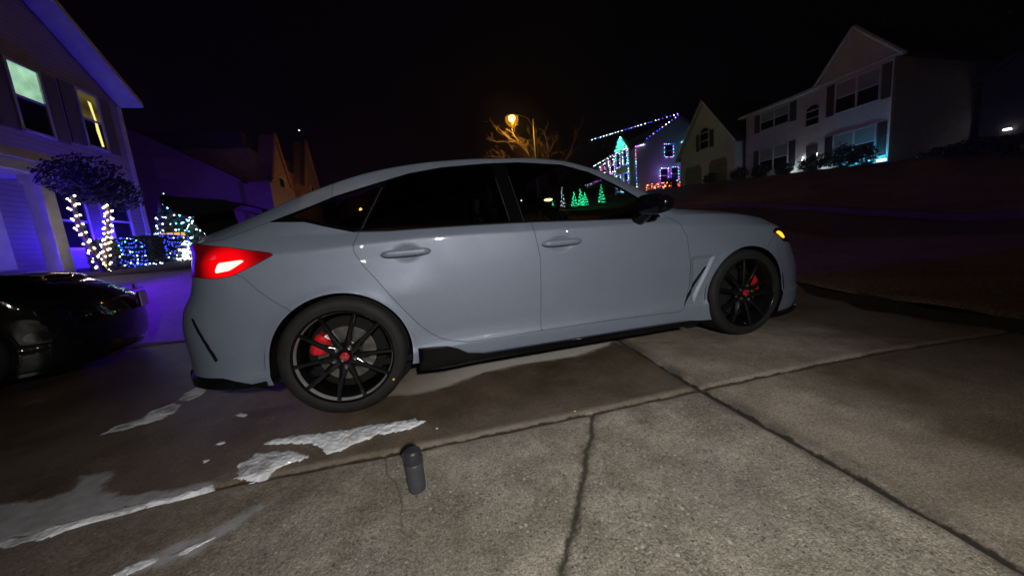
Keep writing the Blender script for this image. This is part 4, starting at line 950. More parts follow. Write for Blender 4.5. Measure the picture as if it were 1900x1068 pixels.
# garage wing: gable from y=17.5 to 23.2
f3=Fac(23.9,23.1,0,-1,-1,0)
gable_house(f3,WH,5.4,7,2.0,7.0,10.6,M_whsid,ov=.3,sp=2.65)
for s0,s1 in ((.55,2.3),(3.1,4.75)):
    b=MB(); f3.prism(b,[(s0,2.2),(s1,2.2),(s1,5.55),(s1-.2,5.85),(s0+.2,5.85),(s0,5.55)],.004,.05); gd=b.build('garage_door',M_gdoor,WH)
    b=MB()
    for k in range(5): f3.box(b,s0+.05,s1-.05,.052,.06,2.9+.6*k,2.93+.6*k)
    b.build('panel_line',M_shut,gd)
window(f3,WH,2.25,3.05,7.0,8.2,M_shut,arch=True)
copy_l=None
# ---- the house wrapped in coloured lights
XH=thing('house','green sided house outlined in coloured holiday string lights, beyond the windscreen','house')
f=Fac(24.2,30,1,0,0,-1) # side wall faces us, s=x-24.2
b=MB(); f.prism(b,[(0,3.6),(11.4,3.6),(11.4,9.75),(5.7,13.0),(0,9.75)],0,-9); b.build('wall',M_grsid,XH)
b=MB(); f.prism(b,[(-.3,9.6),(5.7,13.03),(5.7,13.2),(-.3,9.78)],.3,-9.3); f.prism(b,[(11.7,9.6),(11.7,9.78),(5.701,13.2),(5.701,13.03)],.3,-9.3); b.build('roof',M_roof,XH)
for (s0,s1,z0,z1) in ((3.75,4.85,8.7,10.0),(3.1,4.1,5.9,7.4),(4.6,5.5,6.1,7.5)): window(f,XH,s0,s1,z0,z1,None)
g=Fac(24.2,30,0,1,-1,0) # front
b=MB(); g.prism(b,[(.6,3.6),(3.4,3.6),(3.4,9.9),(2.,11.6),(.6,9.9)],0,.4); b.build('gable_bay',M_grsid,XH)
g2=Fac(23.8,30,0,1,-1,0)
for (s0,s1,z0,z1) in ((.9,1.6,8.3,9.9),(2.3,3.0,8.3,9.9),(.9,1.6,5.6,7.3),(2.3,3.,5.6,7.3)): window(g2,XH,s0,s1,z0,z1,None)
for (s0,s1,z0,z1) in ((4.2,4.9,8.2,9.7),(6.,6.7,8.2,9.7)): window(g,XH,s0,s1,z0,z1,None)
b=MB(); g.box(b,3.5,8.8,.0,1.4,7.0,7.3); b.build('porch_roof',M_white,XH)
# far dark house up the hill on the right
DH=thing('house','dark unlit house beyond the white house, at the right edge of the photo','house')
f=Fac(31.0,9.0,0,-1,-1,0)
M_black_sid=siding('unlit_brown_siding',(.07,.06,.06),.14)
gable_house(f,DH,11,8,1.2,7.2,10.6,M_black_sid,ov=.3,trim=M_black_sid)
for s in (2,5,8): window(f,DH,s,s+.9,5.8,7.3,None,frame=M_dksid)
for s in (2,8): window(f,DH,s,s+.9,2.6,4.3,None,frame=M_dksid)
fl=thing('porch_lamp','small white lamp shining high on the dark house at the far right','lamp',(30.95,8.0,4.38))
b=MB(); b.box((0,-.1,0),(.3,.1,.1)); b.build('lamp_bracket',M_shut,fl)
b=MB(); b.hexa([(-.18,-.16,-.07),(.0,-.16,-.08),(.0,.12,-.08),(-.18,.12,-.07),(-.16,-.12,.02),(0,-.12,.02),(0,.1,.02),(-.16,.1,.02)]); b.build('lamp_glass',emat('cool_white_glow',(.95,.98,1),3.5),fl,bevel=.02)
# ------------------------------------------------------------ lamps
M_pole=pmat('galvanised_pole',(.15,.14,.12),.5,metal=.5,noise=.2)
bz=gh(7.0,14.8)
SLP=thing('street_lamp','tall street lamp with a glowing orange head, behind the car roof','street lamp',(7.0,14.8,bz))
b=MB(); b.tube([(0,0,0),(0,0,3),(0,0,7.2-bz)],[.10,.085,.06],12); b.lathe([(.2,0),(.2,.1),(.12,.14)],n=16); b.build('pole',M_pole,SLP,smooth=True)
b=MB(); b.tube([(0,0,6.75-bz),(-.3,0,7.25-bz),(-.85,0,7.42-bz)],[.03,.026,.022],8); b.build('arm',M_matblack,SLP,smooth=True)
b=MB(); b.hexa([(-1.5,-.13,7.34-bz),(-.8,-.1,7.36-bz),(-.8,.1,7.36-bz),(-1.5,.13,7.34-bz),(-1.4,-.07,7.5-bz),(-.85,-.06,7.48-bz),(-.85,.06,7.48-bz),(-1.4,.07,7.5-bz)]); b.build('lamp_head',M_matblack,SLP,bevel=.03)
M_sod=emat('sodium_glow',(1,.55,.10),14)
b=MB(); b.lathe([(0.001,-.30),(.09,-.27),(.16,-.19),(.18,-.08),(.14,0)],(-1.2,0,7.335-bz),n=24); b.build('lamp_glass',M_sod,SLP,smooth=True)
M_halo,_n,_b=_nt('amber_halo_shell'); _n.nodes.remove(_b); _e=N_(_n,'ShaderNodeEmission'); _e.inputs[0].default_value=(1,.36,.015,1); _e.inputs[1].default_value=.75; _t=N_(_n,'ShaderNodeBsdfTransparent'); _m=N_(_n,'ShaderNodeMixShader'); _m.inputs[0].default_value=.42
_n.links.new(_t.outputs[0],_m.inputs[1]); _n.links.new(_e.outputs[0],_m.inputs[2]); _n.links.new(_m.outputs[0],_n.nodes['Material Output'].inputs[0]); M_halo.cycles.emission_sampling='NONE'
b=MB(); b.lathe([(.001,-.52),(.16,-.47),(.29,-.34),(.35,-.18),(.33,-.03),(.22,.04)],(-1.2,0,7.31-bz),n=28); b.build('halo_shell',M_halo,SLP,smooth=True)  # glowing see-through shell added to imitate the halo around the lamp
def plight(name,loc,col,pw,rad=.1,typ='POINT',rot=None,size=None,blend=.5,parent=None):
    l=bpy.data.lights.new(name,typ); l.color=col; l.energy=pw
    if typ in('POINT','SPOT'): l.shadow_soft_size=rad
    if typ=='SPOT': l.spot_size=math.radians(size or 60); l.spot_blend=blend
    o=bpy.data.objects.new(name,l); o.location=loc; link(o,parent)
    if rot is not None: o.rotation_euler=rot
    return o
def aim(loc,to): return (Vector(to)-Vector(loc)).to_track_quat('-Z','Y').to_euler()
plight('street_lamp_light',(-1.2,0,6.98-bz),(1,.46,.06),260,.15,'SPOT',(0,0,0),158,.5,parent=SLP); plight('street_lamp_glow',(-1.2,0,6.95-bz),(1,.46,.06),330,.15,parent=SLP)
# ------------------------------------------------------------ trees and plants
M_bark=pmat('bark',(.13,.10,.07),.9,noise=.4,nscale=12,bump=.5); M_leafd=pmat('dark_leaves',(.035,.05,.03),.7,col2=(.07,.085,.045),nscale=5)
def bare_tree(name,label,base,h,seed,spread=.55,levels=5,r0=.11,lean=(0,0),bark=None,rmin=.004):
    R=random.Random(seed); t=thing(name,label,'tree',base); tb=MB(); lb=MB()
    def grow(p,d,L,r,lv,mb):
        pts=[p];rr=[r];n=4
        for i in range(n):
            d=(d+Vector((R.gauss(0,.10),R.gauss(0,.10),R.gauss(0.02,.06)))).normalized(); p=p+d*(L/n); pts.append(p); rr.append(max(rmin,r*(1-.45*(i+1)/n)))
        mb.tube(pts,rr,6 if lv>2 else 4)
        if lv<=0: return
        k=R.choice((2,3,3)) if lv>1 else R.choice((3,4))
        for j in range(k):
            q=pts[R.choice((2,3,4)) if j else 4]; a=R.uniform(.3,.3+spread); az=R.uniform(0,2*PI)
            u=d.orthogonal().normalized(); w=d.cross(u); nd=(d*math.cos(a)+(u*math.cos(az)+w*math.sin(az))*math.sin(a)); nd.z+=.1
            grow(q,nd.normalized(),L*R.uniform(.62,.85),rr[-1]*.8,lv-1,lb)
    grow(Vector((0,0,0)),Vector((lean[0],lean[1],1)).normalized(),h*.3,r0,levels,tb)
    tb.build('trunk',bark or M_bark,t,smooth=True); lb.build('crown',bark or M_bark,t); return t
def limb_tree():
    R=random.Random(4); bx_,by_=7.32,15.5; bz_=gh(bx_,by_); t=thing('bare_tree','leafless tree with twigs lit orange by the street lamp beside it','tree',(bx_,by_,bz_))
    bark=pmat('pale_twig_bark',(.20,.16,.10),.85,noise=.3,nscale=20); P=lambda px,py,d=0: Vector(((px-1001)*.0293,d,7.16-(py-222)*.0293-bz_))
    tb=MB(); tb.tube([(0,0,-.05),(.03,.02,1.2),(-.02,0,2.4),P(1001,300)],[.13,.10,.085,.06],8); tb.build('trunk',bark,t,smooth=True)
    b=MB()
    limbs=[([(1001,300,0),(985,283,-.15),(965,262,-.3),(952,240,-.35)],.042),([(965,262,-.3),(945,252,-.5),(930,242,-.6),(921,233,-.6)],.028),([(955,257,-.35),(938,254,-.2),(921,255,-.1)],.022),
     ([(990,290,0),(968,282,.2),(945,283,.3),(930,277,.35),(917,276,.4)],.030),([(935,279,.3),(922,270,.2)],.016),([(958,283,.2),(940,292,.1)],.016),
     ([(1001,302,0),(1024,296,.2),(1029,270,.3),(1027,248,.3),(1022,232,.3)],.034),([(1029,277,.3),(1015,265,.1),(1008,254,0)],.018),([(1029,275,.3),(1040,258,.4),(1047,248,.5)],.020),
     ([(1001,302,0),(1050,300,-.2),(1063,282,-.3),(1075,255,-.4),(1086,234,-.4)],.026),([(1001,296,0),(1003,272,.3),(1005,250,.4),(1001,236,.4)],.024),([(985,283,-.15),(978,262,.1),(968,247,.2)],.020),([(1003,270,.3),(990,255,.3),(972,250,.2)],.016)]
    def twig(p,d,L,r,lv):
        pts=[p];rr=[r]
        for i in range(3):
            d=(d+Vector((R.gauss(0,.18),R.gauss(0,.18),R.gauss(.04,.12)))).normalized(); p=p+d*(L/3); pts.append(p); rr.append(max(.0045,r*(1-.3*(i+1))))
        b.tube(pts,rr,4)
        if lv>0:
            for k in range(R.choice((2,3))): twig(pts[R.choice((1,2,3))],(d+Vector((R.gauss(0,.6),R.gauss(0,.6),R.gauss(.1,.5)))).normalized(),L*.65,rr[-1],lv-1)
    for pts,r in limbs:
        V=[P(*p) for p in pts]; n=len(V); b.tube(V,[r*(1-.62*i/(n-1)) for i in range(n)],6)
        for i in range(n-1):
            for k in range(3):
                q=V[i].lerp(V[i+1],R.random()); d=(V[i+1]-V[i]).normalized()
                twig(q,(d+Vector((R.gauss(0,.5),R.gauss(0,.6),R.gauss(.1,.45)))).normalized(),R.uniform(.25,.55),.008,2)
    b.build('crown',bark,t)
limb_tree()
bare_tree('bare_tree','taller leafless tree fading into darkness right of the street lamp pole',(9.6,18.5,gh(9.6,18.5)),6.4,5,.5,6,.10)
def leaf_mass(mb,c,ax,n,size,R,fill=.35):
    for _ in range(n):
        while True:
            v=Vector((R.uniform(-1,1),R.uniform(-1,1),R.uniform(-1,1)))
            if fill<v.length<1: break
        k=mnoise.noise(Vector((v.x*2.3+c[0],v.y*2.3+c[1],v.z*2.3)))
        if k<-.18: continue
        v=v*(1+.25*k); p=Vector((c[0]+v.x*ax[0],c[1]+v.y*ax[1],c[2]+v.z*ax[2]))
        a=Vector((R.gauss(0,1),R.gauss(0,1),R.gauss(0,1))).normalized(); u=a.orthogonal().normalized()*size*R.uniform(.6,1.3); w=a.cross(u).normalized()*size*.5
        mb.add([p-u,p+w,p+u,p-w],[(0,1,2,3)])
# crepe myrtle with two leaning trunks
R=random.Random(3)
tz=gh(-7.,7.45)
T=thing('small_tree','small dark crowned tree with two trunks wrapped in warm white lights','tree',(-7.0,7.45,tz))
b=MB(); tr1=[(0,-.03,0),(-.05,-.16,.55),(-.05,-.30,1.1),(0,-.33,1.75)]; tr2=[(0,.03,0),(0,.16,.6),(.05,.30,1.05),(.0,.52,1.65)]
b.tube([Vector(p) for p in tr1],[.07,.055,.045,.03],8); b.build('trunk',M_bark,T,smooth=True)
b=MB(); b.tube([Vector(p) for p in tr2],[.07,.055,.045,.03],8); b.build('trunk',M_bark,T,smooth=True)
b=MB()
for c,a in (((0,-.30,2.15),(.5,.5,.36)),((0,.45,2.05),(.55,.6,.40)),((.05,.15,2.4),(.5,.7,.34)),((0,.95,1.95),(.45,.42,.40)),((-.1,.3,1.85),(.4,.5,.22))): leaf_mass(b,c,a,1150,.042,R)
b.build('crown',pmat('shadowy_leaves',(.012,.015,.010),.8,col2=(.03,.035,.022),nscale=6),T)
def bush(label,loc,ax,n,size,seed,name='bush',grp=None,mat=M_leafd,cat='bush'):
    R=random.Random(seed); t=thing(name,label,cat,loc,group=grp); b=MB()
    b.tube([(0,0,-.05),(0,0,ax[2])],[.05,.03],6); b.build('trunk',M_bark,t); b=MB()
    leaf_mass(b,(0,0,ax[2]),ax,n,size,R,.3); b.build('crown',mat,t); return t
def boxhedge(label,x0,x1,y0,y1,h,n,seed,name='hedge'):
    R=random.Random(seed); z=gh((x0+x1)/2,(y0+y1)/2); t=thing(name,label,'hedge',((x0+x1)/2,(y0+y1)/2,z)); b=MB(); sx,sy=(x1-x0)/2,(y1-y0)/2
    for _ in range(n):
        p=[R.uniform(-1,1),R.uniform(-1,1),R.uniform(0,1)]; k=R.randrange(3)
        if k<2: p[k]=math.copysign(1-abs(R.gauss(0,.08)),p[k])
        else: p[2]=1-abs(R.gauss(0,.06))
        q=Vector((p[0]*sx,p[1]*sy,p[2]*h)); a=Vector((R.gauss(0,1),R.gauss(0,1),R.gauss(0,1))).normalized(); u=a.orthogonal().normalized()*.05; w=a.cross(u).normalized()*.028
        b.add([q-u,q+w,q+u,q-w],[(0,1,2,3)])
    b.build('foliage',M_leafd,t)
    b=MB(); b.box((-sx*.9,-sy*.9,.02),(sx*.9,sy*.9,h*.93)); b.build('inner_twigs',M_matblack,t); return t
boxhedge('clipped hedge under the left windows covered in blue net lights',-7.5,-6.9,7.75,8.55,.72,5000,21)
boxhedge('clipped hedge section right of the lit tree with white and blue lights',-7.2,-6.5,8.62,9.7,.74,5000,22)
# bushes in front of the white house
for i,(y,r,lab) in enumerate(((16.2,.55,'dark round bush left of the uplight nearest the garage of the white house'),(14.7,.5,'low dark bush just left of the white front door uplight'),(13.2,.45,'low bush in front of the white house door'),(11.7,.6,'round bush between the white and the cyan uplights'),(10.35,.75,'tall round bush between the two cyan uplights'),(9.4,.6,'bush at the right corner of the white house'),(18.6,.5,'small shrub between the two garage doors'))):
    bush(lab,(22.6,y,gh(22.6,y)-.1),(r,r,r*.85),1200,.07,40+i,grp='foundation bushes of the white house')
for i,(x,y,r,h,lab) in enumerate(((23.4,6.2,1.6,.40,'large dark shrub mass right of the white house'),(22.3,3.6,1.9,.38,'broad dark shrub on the bank below the dark house'),(23.0,.6,2.0,.45,'rounded dark shrub at the far right of the bank'),(30.5,28.6,1.4,1.0,'bush beside the side wall of the green house'),(27.6,28.9,.9,.7,'small bush left below the windows of the green house'))):
    bush(lab,(x,y,gh(x,y)-.2),(r*.6,r,h),3000,.10,60+i,grp='dark shrubs on the bank')
def big_tree(label,loc,h,rad,seed,n=9000):
    R=random.Random(seed); t=thing('dark_tree',label,'tree',loc); b=MB(); b.tube([(0,0,0),(.1,0,h*.35),(0,.1,h*.7)],[.35,.28,.12],8); b.build('trunk',M_bark,t); b=MB()
    for k in range(12):
        a=R.uniform(0,2*PI); q=R.uniform(.2,.75)*rad; c=(q*math.cos(a),q*math.sin(a),h*R.uniform(.42,.85)); s=rad*R.uniform(.35,.55); leaf_mass(b,c,(s,s,s*.8),n//12,.13,R,.2)
    b.build('crown',M_leafd,t)
big_tree('huge dark tree looming over the roof at the right of the white house',(33,8.5,gh(33,8.5)),17,6,77)
big_tree('tall dark tree behind the far right house',(36,-1.5,gh(36,-1.5)),16,6,78)
# ------------------------------------------------------------ string lights
_bm={}
def bulbmesh(mat,r):
    k=(mat.name,round(r,4))
    if k not in _bm:
        b=MB(); b.lathe([(0.001,-r),(r*.8,-r*.55),(r,0),(r*.8,r*.6),(.001,r)],n=6); me=bpy.data.meshes.new('bulb'); me.from_pydata(b.V,[],b.F); me.materials.append(mat); _bm[k]=me
    return _bm[k]
EM={'w':emat('warm_bulb_glow',(1,.83,.52),14),'b':emat('blue_bulb_glow',(.03,.06,1),5),'W':emat('cool_bulb_glow',(.72,.92,1),12),'g':emat('green_bulb_glow',(.05,1,.40),7),'p':emat('purple_bulb_glow',(.55,.18,1),9),'c':emat('cyan_bulb_glow',(.1,.8,1),9),'r':emat('red_bulb_glow',(1,.07,.03),5),'m':emat('pink_bulb_glow',(1,.2,.7),8),'y':emat('amber_bulb_glow',(1,.5,.12),6)}
def string(label,pts,n,cols,r,grp=None,jit=0.,seed=1,wire=.004,cat='string lights',closed=False):
    R=random.Random(seed); P=[Vector(p) for p in pts]
    if closed: P=P+[P[0]]
    t=thing('string_lights',label,cat,P[0],group=grp); o=P[0]
    seg=[(b_-a).length for a,b_ in zip(P,P[1:])]; T=sum(seg); mb=MB(); mb.tube([p-o for p in P],wire,4); mb.build('wire',M_wire,t)
    n=max(6,int(n*.8)) if r>.033 and jit==0 else n
    for i in range(min(n,98)):
        d=T*(i+.5)/n+R.uniform(-.2,.2)*T/n; k=0
        while k<len(seg)-1 and d>seg[k]: d-=seg[k]; k+=1
        p=P[k]+(P[k+1]-P[k])*(d/max(seg[k],1e-6))+Vector((R.gauss(0,jit),R.gauss(0,jit),R.gauss(0,jit)))
        bo=bpy.data.objects.new('bulb',bulbmesh(EM[R.choice(cols)],r)); bo.location=p-o; link(bo,t)
    return t
def spiral(tr,turns,r,n=120):
    out=[]; P=[Vector(p) for p in tr]
    for i in range(n+1):
        t=i/n*(len(P)-1); k=min(int(t),len(P)-2); q=P[k]+(P[k+1]-P[k])*(t-k); a=2*PI*turns*i/n; out.append((q.x+r*math.cos(a),q.y+r*math.sin(a),q.z))
    return out
o=Vector((-7.0,7.45,tz))
string('warm white string lights spiralled up the left trunk of the small tree',[o+Vector(p) for p in spiral(tr1,9,.075)],44,'wwww',.020,jit=.012,seed=2)
string('warm white string lights spiralled up the right trunk of the small tree',[o+Vector(p) for p in spiral(tr2,10,.075)],56,'wwww',.020,jit=.012,seed=3)
def netpts(x0,x1,y0,y1,h,rows,R):
    z=gh((x0+x1)/2,(y0+y1)/2); P=[]
    for k in range(rows):
        zz=z+h*(k+.5)/rows; ys=np.linspace(y0,y1,9)
        if k%2: ys=ys[::-1]
        for y in ys: P.append((x1+.03,y,zz+R.uniform(-.05,.05)))
    for k in range(2):
        for y in np.linspace(y0,y1,7)[::(-1)**k]: P.append((x1-.15-.2*k,y,z+h+.04))
    return P
R=random.Random(9)
string('blue net lights over the hedge under the left windows',netpts(-7.5,-6.88,7.75,8.55,.72,6,R),95,'bbbbbbWc',.0135,jit=.012,seed=4,wire=.003)
string('blue net lights over the right hedge section',netpts(-7.2,-6.48,8.62,9.7,.74,6,R),95,'bbbbbW',.0135,jit=.015,seed=5,wire=.003)
z=gh(-6.4,9.3)
string('bright white light cluster at the right end of the blue lit hedge',[(-6.40,8.9,z+.05),(-6.38,9.5,z+.05),(-6.4,9.2,z+.17),(-6.4,9.55,z+.2),(-6.4,9.1,z+.3),(-6.4,9.6,z+.35),(-6.4,9.3,z+.5),(-6.4,9.62,z+.55)],70,'WWwW',.017,jit=.03,seed=6)
z=gh(-6.4,8.)
string('thin row of blue lights along the foot of the left hedge',[(-6.7,7.7,z+.1),(-6.7,8.3,z+.05),(-6.6,8.8,z+.08)],16,'bW',.014,jit=.02,seed=7)
# lit conifer seen under the spoiler
CT=thing('conifer_tree','dark conifer dotted with white lights, seen under the rear spoiler','tree',(-7.15,10.3,gh(-7.15,10.3)))
b=MB(); b.tube([(0,0,0),(0,0,1.6)],[.07,.03],6); b.build('trunk',M_bark,CT); b=MB(); R=random.Random(12)
for k in range(9): leaf_mass(b,(0,0,.25+.2*k),(.55-.053*k,.55-.053*k,.2),700,.055,R,.3)
b.build('crown',M_leafd,CT)
zc=gh(-7.15,10.3); sp=[]
for i in range(140):
    t=i/139; a=t*2*PI*8; r=.56*(1-t)+.03; sp.append((-7.15+r*math.cos(a),10.3+r*math.sin(a),zc+.2+1.85*t))
string('cool white lights wound round the dark conifer under the rear spoiler',sp,98,'WWWc',.022,jit=.03,seed=8)
z=gh(-6.5,10.5)
bush('low dark bush dotted with cool white lights to the right of the lit conifer',(-6.45,10.65,z-.05),(.55,.3,.75),2500,.05,91)
string('cool white lights on a low bush to the right of the lit conifer',[(-6.9+.11*k,10.5+.03*(k%3),z+.85+.16*((k*7)%4)-.02*k) for k in range(9)],46,'WWcW',.018,jit=.05,seed=28)
# coloured outlines on the green house
f=Fac(24.2,30,1,0,0,-1); fs=lambda s,z,n=.12: f.p(s,n,z)
g=Fac(23.8,30,0,1,-1,0); gs=lambda s,z,n=.12: g.p(s,n,z)
gx=Fac(24.2,30,0,1,-1,0); gxs=lambda s,z,n=.12: gx.p(s,n,z)
br=.034
def rect(fn,s0,s1,z0,z1): return [fn(s0,z0),fn(s1,z0),fn(s1,z1),fn(s0,z1)]
string('white lights along the roof ridge of the green house',[(23.9,38.9,13.26),(29.9,29.75,13.26)],34,'WWpWb',.042,seed=31)
string('blue and violet lights along the sloping gable edge of the green house',[fs(1.1,10.5,.36),fs(5.6,13.1,.36)],14,'bpWb',.05,seed=32)
string('lights along the short eave left of the gable edge of the green house',[fs(-.3,9.75,.36),fs(1.1,10.0,.36)],6,'bWp',.05,seed=33)
string('multicoloured lights down the front corner of the green house',[fs(-.05,9.6),fs(-.05,4.9)],20,'bpmcgW',br,seed=34)
string('pink and blue lights down the right corner of the green house wall',[fs(6.85,10.2),fs(6.85,5.3)],20,'mpbcW',br,seed=35)
string('cyan lights across the eave at the right end of the green house wall',[fs(5.9,10.2),fs(7.4,10.5)],8,'cbW',br,seed=36)
string('lights framing the upper side window of the green house',rect(fs,3.7,4.9,8.65,10.05),22,'pbbmc',br,closed=True,seed=37)
string('lights framing the lower left side window of the green house',rect(fs,3.05,4.15,5.85,7.45),22,'pbmcW',br,closed=True,seed=38)
string('lights framing the lower right side window of the green house',rect(fs,4.55,5.55,6.05,7.55),20,'pbmc',br,closed=True,seed=39)
string('green cluster of lights filling the small front gable peak',[gs(1.0,10.2,.15),gs(3.,10.2,.15),gs(1.3,10.5,.15),gs(2.7,10.6,.15),gs(1.6,10.9,.15),gs(2.4,11.,.15),gs(2.,11.4,.15)],70,'gcgg',br,jit=.06,seed=40)
for k,(s0,s1,z0,z1,lab,cc) in enumerate(((.85,1.65,8.25,9.95,'right upper','bpcW'),(2.25,3.05,8.25,9.95,'left upper','gbpW'),(.85,1.65,5.5,7.35,'right lower','cbpm'),(2.25,3.05,5.5,7.35,'left lower','pbmW'))):
    string('lights framing the %s front bay window of the green house'%lab,rect(gs,s0,s1,z0,z1),24,cc,br,closed=True,seed=50+k)
string('mixed lights down the left side of the front bay of the green house',[gs(3.35,9.8),gs(3.35,5.)],22,'gcWbp',br,seed=60)
string('mixed lights up the right side of the front bay of the green house',[gs(.65,5.),gs(.65,9.8),gs(2.,11.5),gs(3.35,9.8)],44,'gcbW',br,seed=61)
string('white lights along the front eave of the green house, farthest left',[gxs(3.6,10.0,.3),gxs(8.9,9.8,.3)],12,'WWp',.042,seed=62)
string('white and pink lights hung on the far front windows of the green house',[gxs(4.,9.7),gxs(4.,8.),gxs(5.1,8.),gxs(5.1,9.8),gxs(6.2,9.7),gxs(6.2,8.),gxs(7.2,8.1),gxs(7.2,9.8)],44,'WWmpW',.042,seed=63,jit=.08)
string('violet lights along the porch roof of the green house',[gxs(3.5,7.4,1.45),gxs(8.8,7.35,1.45)],26,'pmWb',br,seed=64,jit=.06)
string('cyan light cluster on the ground before the front bay of the green house',[gs(.7,4.9,.5),gs(1.8,4.9,.5),gs(1.2,5.3,.5),gs(1.8,5.4,.5)],34,'cccW',br,jit=.07,seed=65)
yy=28.2; P=[]
for k in range(20): x=24.2+.33*k; P.append((x,yy+.3*(k%3),gh(x,yy)+.15+.32*(k%3)))
string('red and amber lights over the low shrubs below the green house',P,95,'rrrryry',.038,jit=.12,seed=66)
string('cyan and white lights climbing a post at the right of the green house',[(30.6,28.4,gh(30.6,28.4)+.1),(30.6,28.4,gh(30.6,28.4)+2.2)],18,'cWb',br,jit=.06,seed=67)
# green light trees in the yard seen through the car windows
EM['G']=emat('tree_green_glow',(.03,1,.40),10)
def light_tree(label,x,y,h,r,cols,n,seed):
    z=gh(x,y); b=[]
    for i in range(60):
        t=i/59; a=t*2*PI*5; q=r*(1-t); b.append((x+q*math.cos(a),y+q*math.sin(a),z+.38+h*t))
    return string(label,b,n,cols.replace('g','G'),.031,'cone shaped light trees in the far yard',seed=seed,jit=.02,cat='light tree')
LTP=[]
# garden uplights on the white house
M_fix=pmat('uplight_fixture',(.02,.02,.02),.5)
E_w=emat('uplight_glow_white',(.85,.95,1),16); E_c=emat('uplight_glow_cyan',(.05,.65,1),14)
for (x,y,c,pw,lab,e_) in ((23.45,17.75,(.75,.88,1),70,'white garden uplight at the corner of the garage wing',E_w),(24.1,14.05,(.7,.9,1),28,'small white garden uplight left of the white house door',E_w),(23.8,12.15,(.75,.95,1),60,'white garden uplight right of the white house door',E_w),(23.8,10.75,(.05,.55,1),70,'cyan garden uplight under the big lower window',E_c),(23.75,9.75,(.05,.55,1),120,'cyan garden uplight at the right corner of the white house',E_c)):
    z={17.75:3.25,14.05:3.55,12.15:3.15,10.75:3.2,9.75:3.2}[y]; t=thing('garden_uplight',lab,'garden light',(x,y,z),group='garden uplights along the white house')
    b=MB(); b.tube([(0,0,-.9),(0,0,0)],.02,6); b.tube([(0,0,0),(.05,0,.12)],[.07,.09],12); b.build('housing',M_fix,t)
    b=MB(); b.tube([(.052,0,.125),(.07,0,.17)],[.085,.06],12); b.build('lit_glass',e_,t)
    plight('uplight_light',(.08,0,.25),c,pw*.17,.05,parent=t)
for (s,z,lab) in ((4.0,4.35,'small round white light left of the white house door'),(4.85,4.4,'oval white light right of the white house door'),(4.75,3.3,'short white light stick at the foot of the white house door')):
    t=thing('porch_light',lab,'porch light',(24.45,17.4-s,z)); b=MB(); b.lathe([(.001,-.16),(.07,-.12),(.09,0),(.07,.12),(.001,.16)],n=10); b.build('lit_globe',emat('porch_glow',(.9,.95,1),5),t,smooth=True); b=MB(); b.box((.02,-.03,-.22),(.14,.03,-.16)); b.build('bracket',M_fix,t)
t=thing('garden_uplight','tiny white ground light right of the white house corner','garden light',(22.9,8.8,3.1)); b=MB(); b.tube([(0,0,-.6),(0,0,.05)],.02,6); b.build('housing',M_fix,t); b=MB(); b.box((-.05,-.14,.05),(.05,.14,.12)); b.build('lit_glass',E_w,t)
# coloured glow of the holiday lights
plight('holiday_light_violet',(27.8,28.9,6.9),(.30,.12,1),60,.3); plight('holiday_light_cyan',(31.3,28.9,8.2),(.05,.45,1),50,.3); plight('holiday_light_green',(22.4,30.3,7.2),(.25,1,.15),30,.3,'SPOT',aim((22.4,30.3,7.2),(24.0,32.0,7.0)),85,.8); plight('holiday_light_teal',(23.2,32,10.9),(.05,1,.6),25,.2)
# blue flood lamps at the left house; driveway and violet ones are added fills
for (x,y,pw,lab,col,dz,rad) in ((-8.05,5.9,780,'blue flood lamp by the porch of the left house',(.032,.004,1),.45,.1),(-8.25,10.1,260,'blue flood lamp behind the hedge of the left house',(.04,.006,1),.35,.1),(-7.9,4.0,2000,'blue flood lamp added out of view to tint the neighbour driveway',(.13,.012,1),1.45,.1),(-9.6,17.5,200,'violet flood lamp added to colour the wall of the dim purple house',(.22,.03,1),.4,.1)):
    z=gh(x,y); t=thing('flood_lamp',lab,'flood lamp',(x,y,z)); b=MB(); b.tube([(0,0,0),(0,0,dz-.14)],.02,6); b.box((-.07,-.1,dz-.14),(.07,.1,dz-.06)); b.build('housing',M_fix,t,bevel=.01)
    b=MB(); b.lathe([(.001,dz+.05),(.05,dz+.02),(.065,dz-.055)],n=14); b.build('lit_glass',EM['b'],t)
    plight('flood_light',(0,0,dz+.12),col,pw,rad,parent=t) if dz in(.35,.4) else plight('flood_light',(0,0,dz+.12),col,pw*.9,rad,'SPOT',aim((x,y,z),(-9.1,10,z+3.2)),150,.5,parent=t) if dz<1 else plight('flood_light',(0,0,dz+.12),col,pw,rad,'SPOT',aim((x,y,z+dz),(-3.8,4.4,.4)),74,1.,parent=t)
# amber panel on an added post stands in for a far lit window
FZ=thing('lit_box','small amber panel standing in for a far lit window, glowing below the conifer','lit panel',(-6.92,9.85,gh(-6.92,9.85)+.55))
b=MB(); b.box((-.27,-.1,.02),(.27,.1,.27)); b.build('lit_panel',emat('amber_panel_glow',(1,.55,.15),.9),FZ)
b=MB()
b.box((-.03,-.05,-.56),(.03,.05,-.001))
for k in (-.275,-.1,.09,.26): b.box((k,-.12,0),(k+.02,-.101,.29))
b.build('slat',M_bark,FZ)
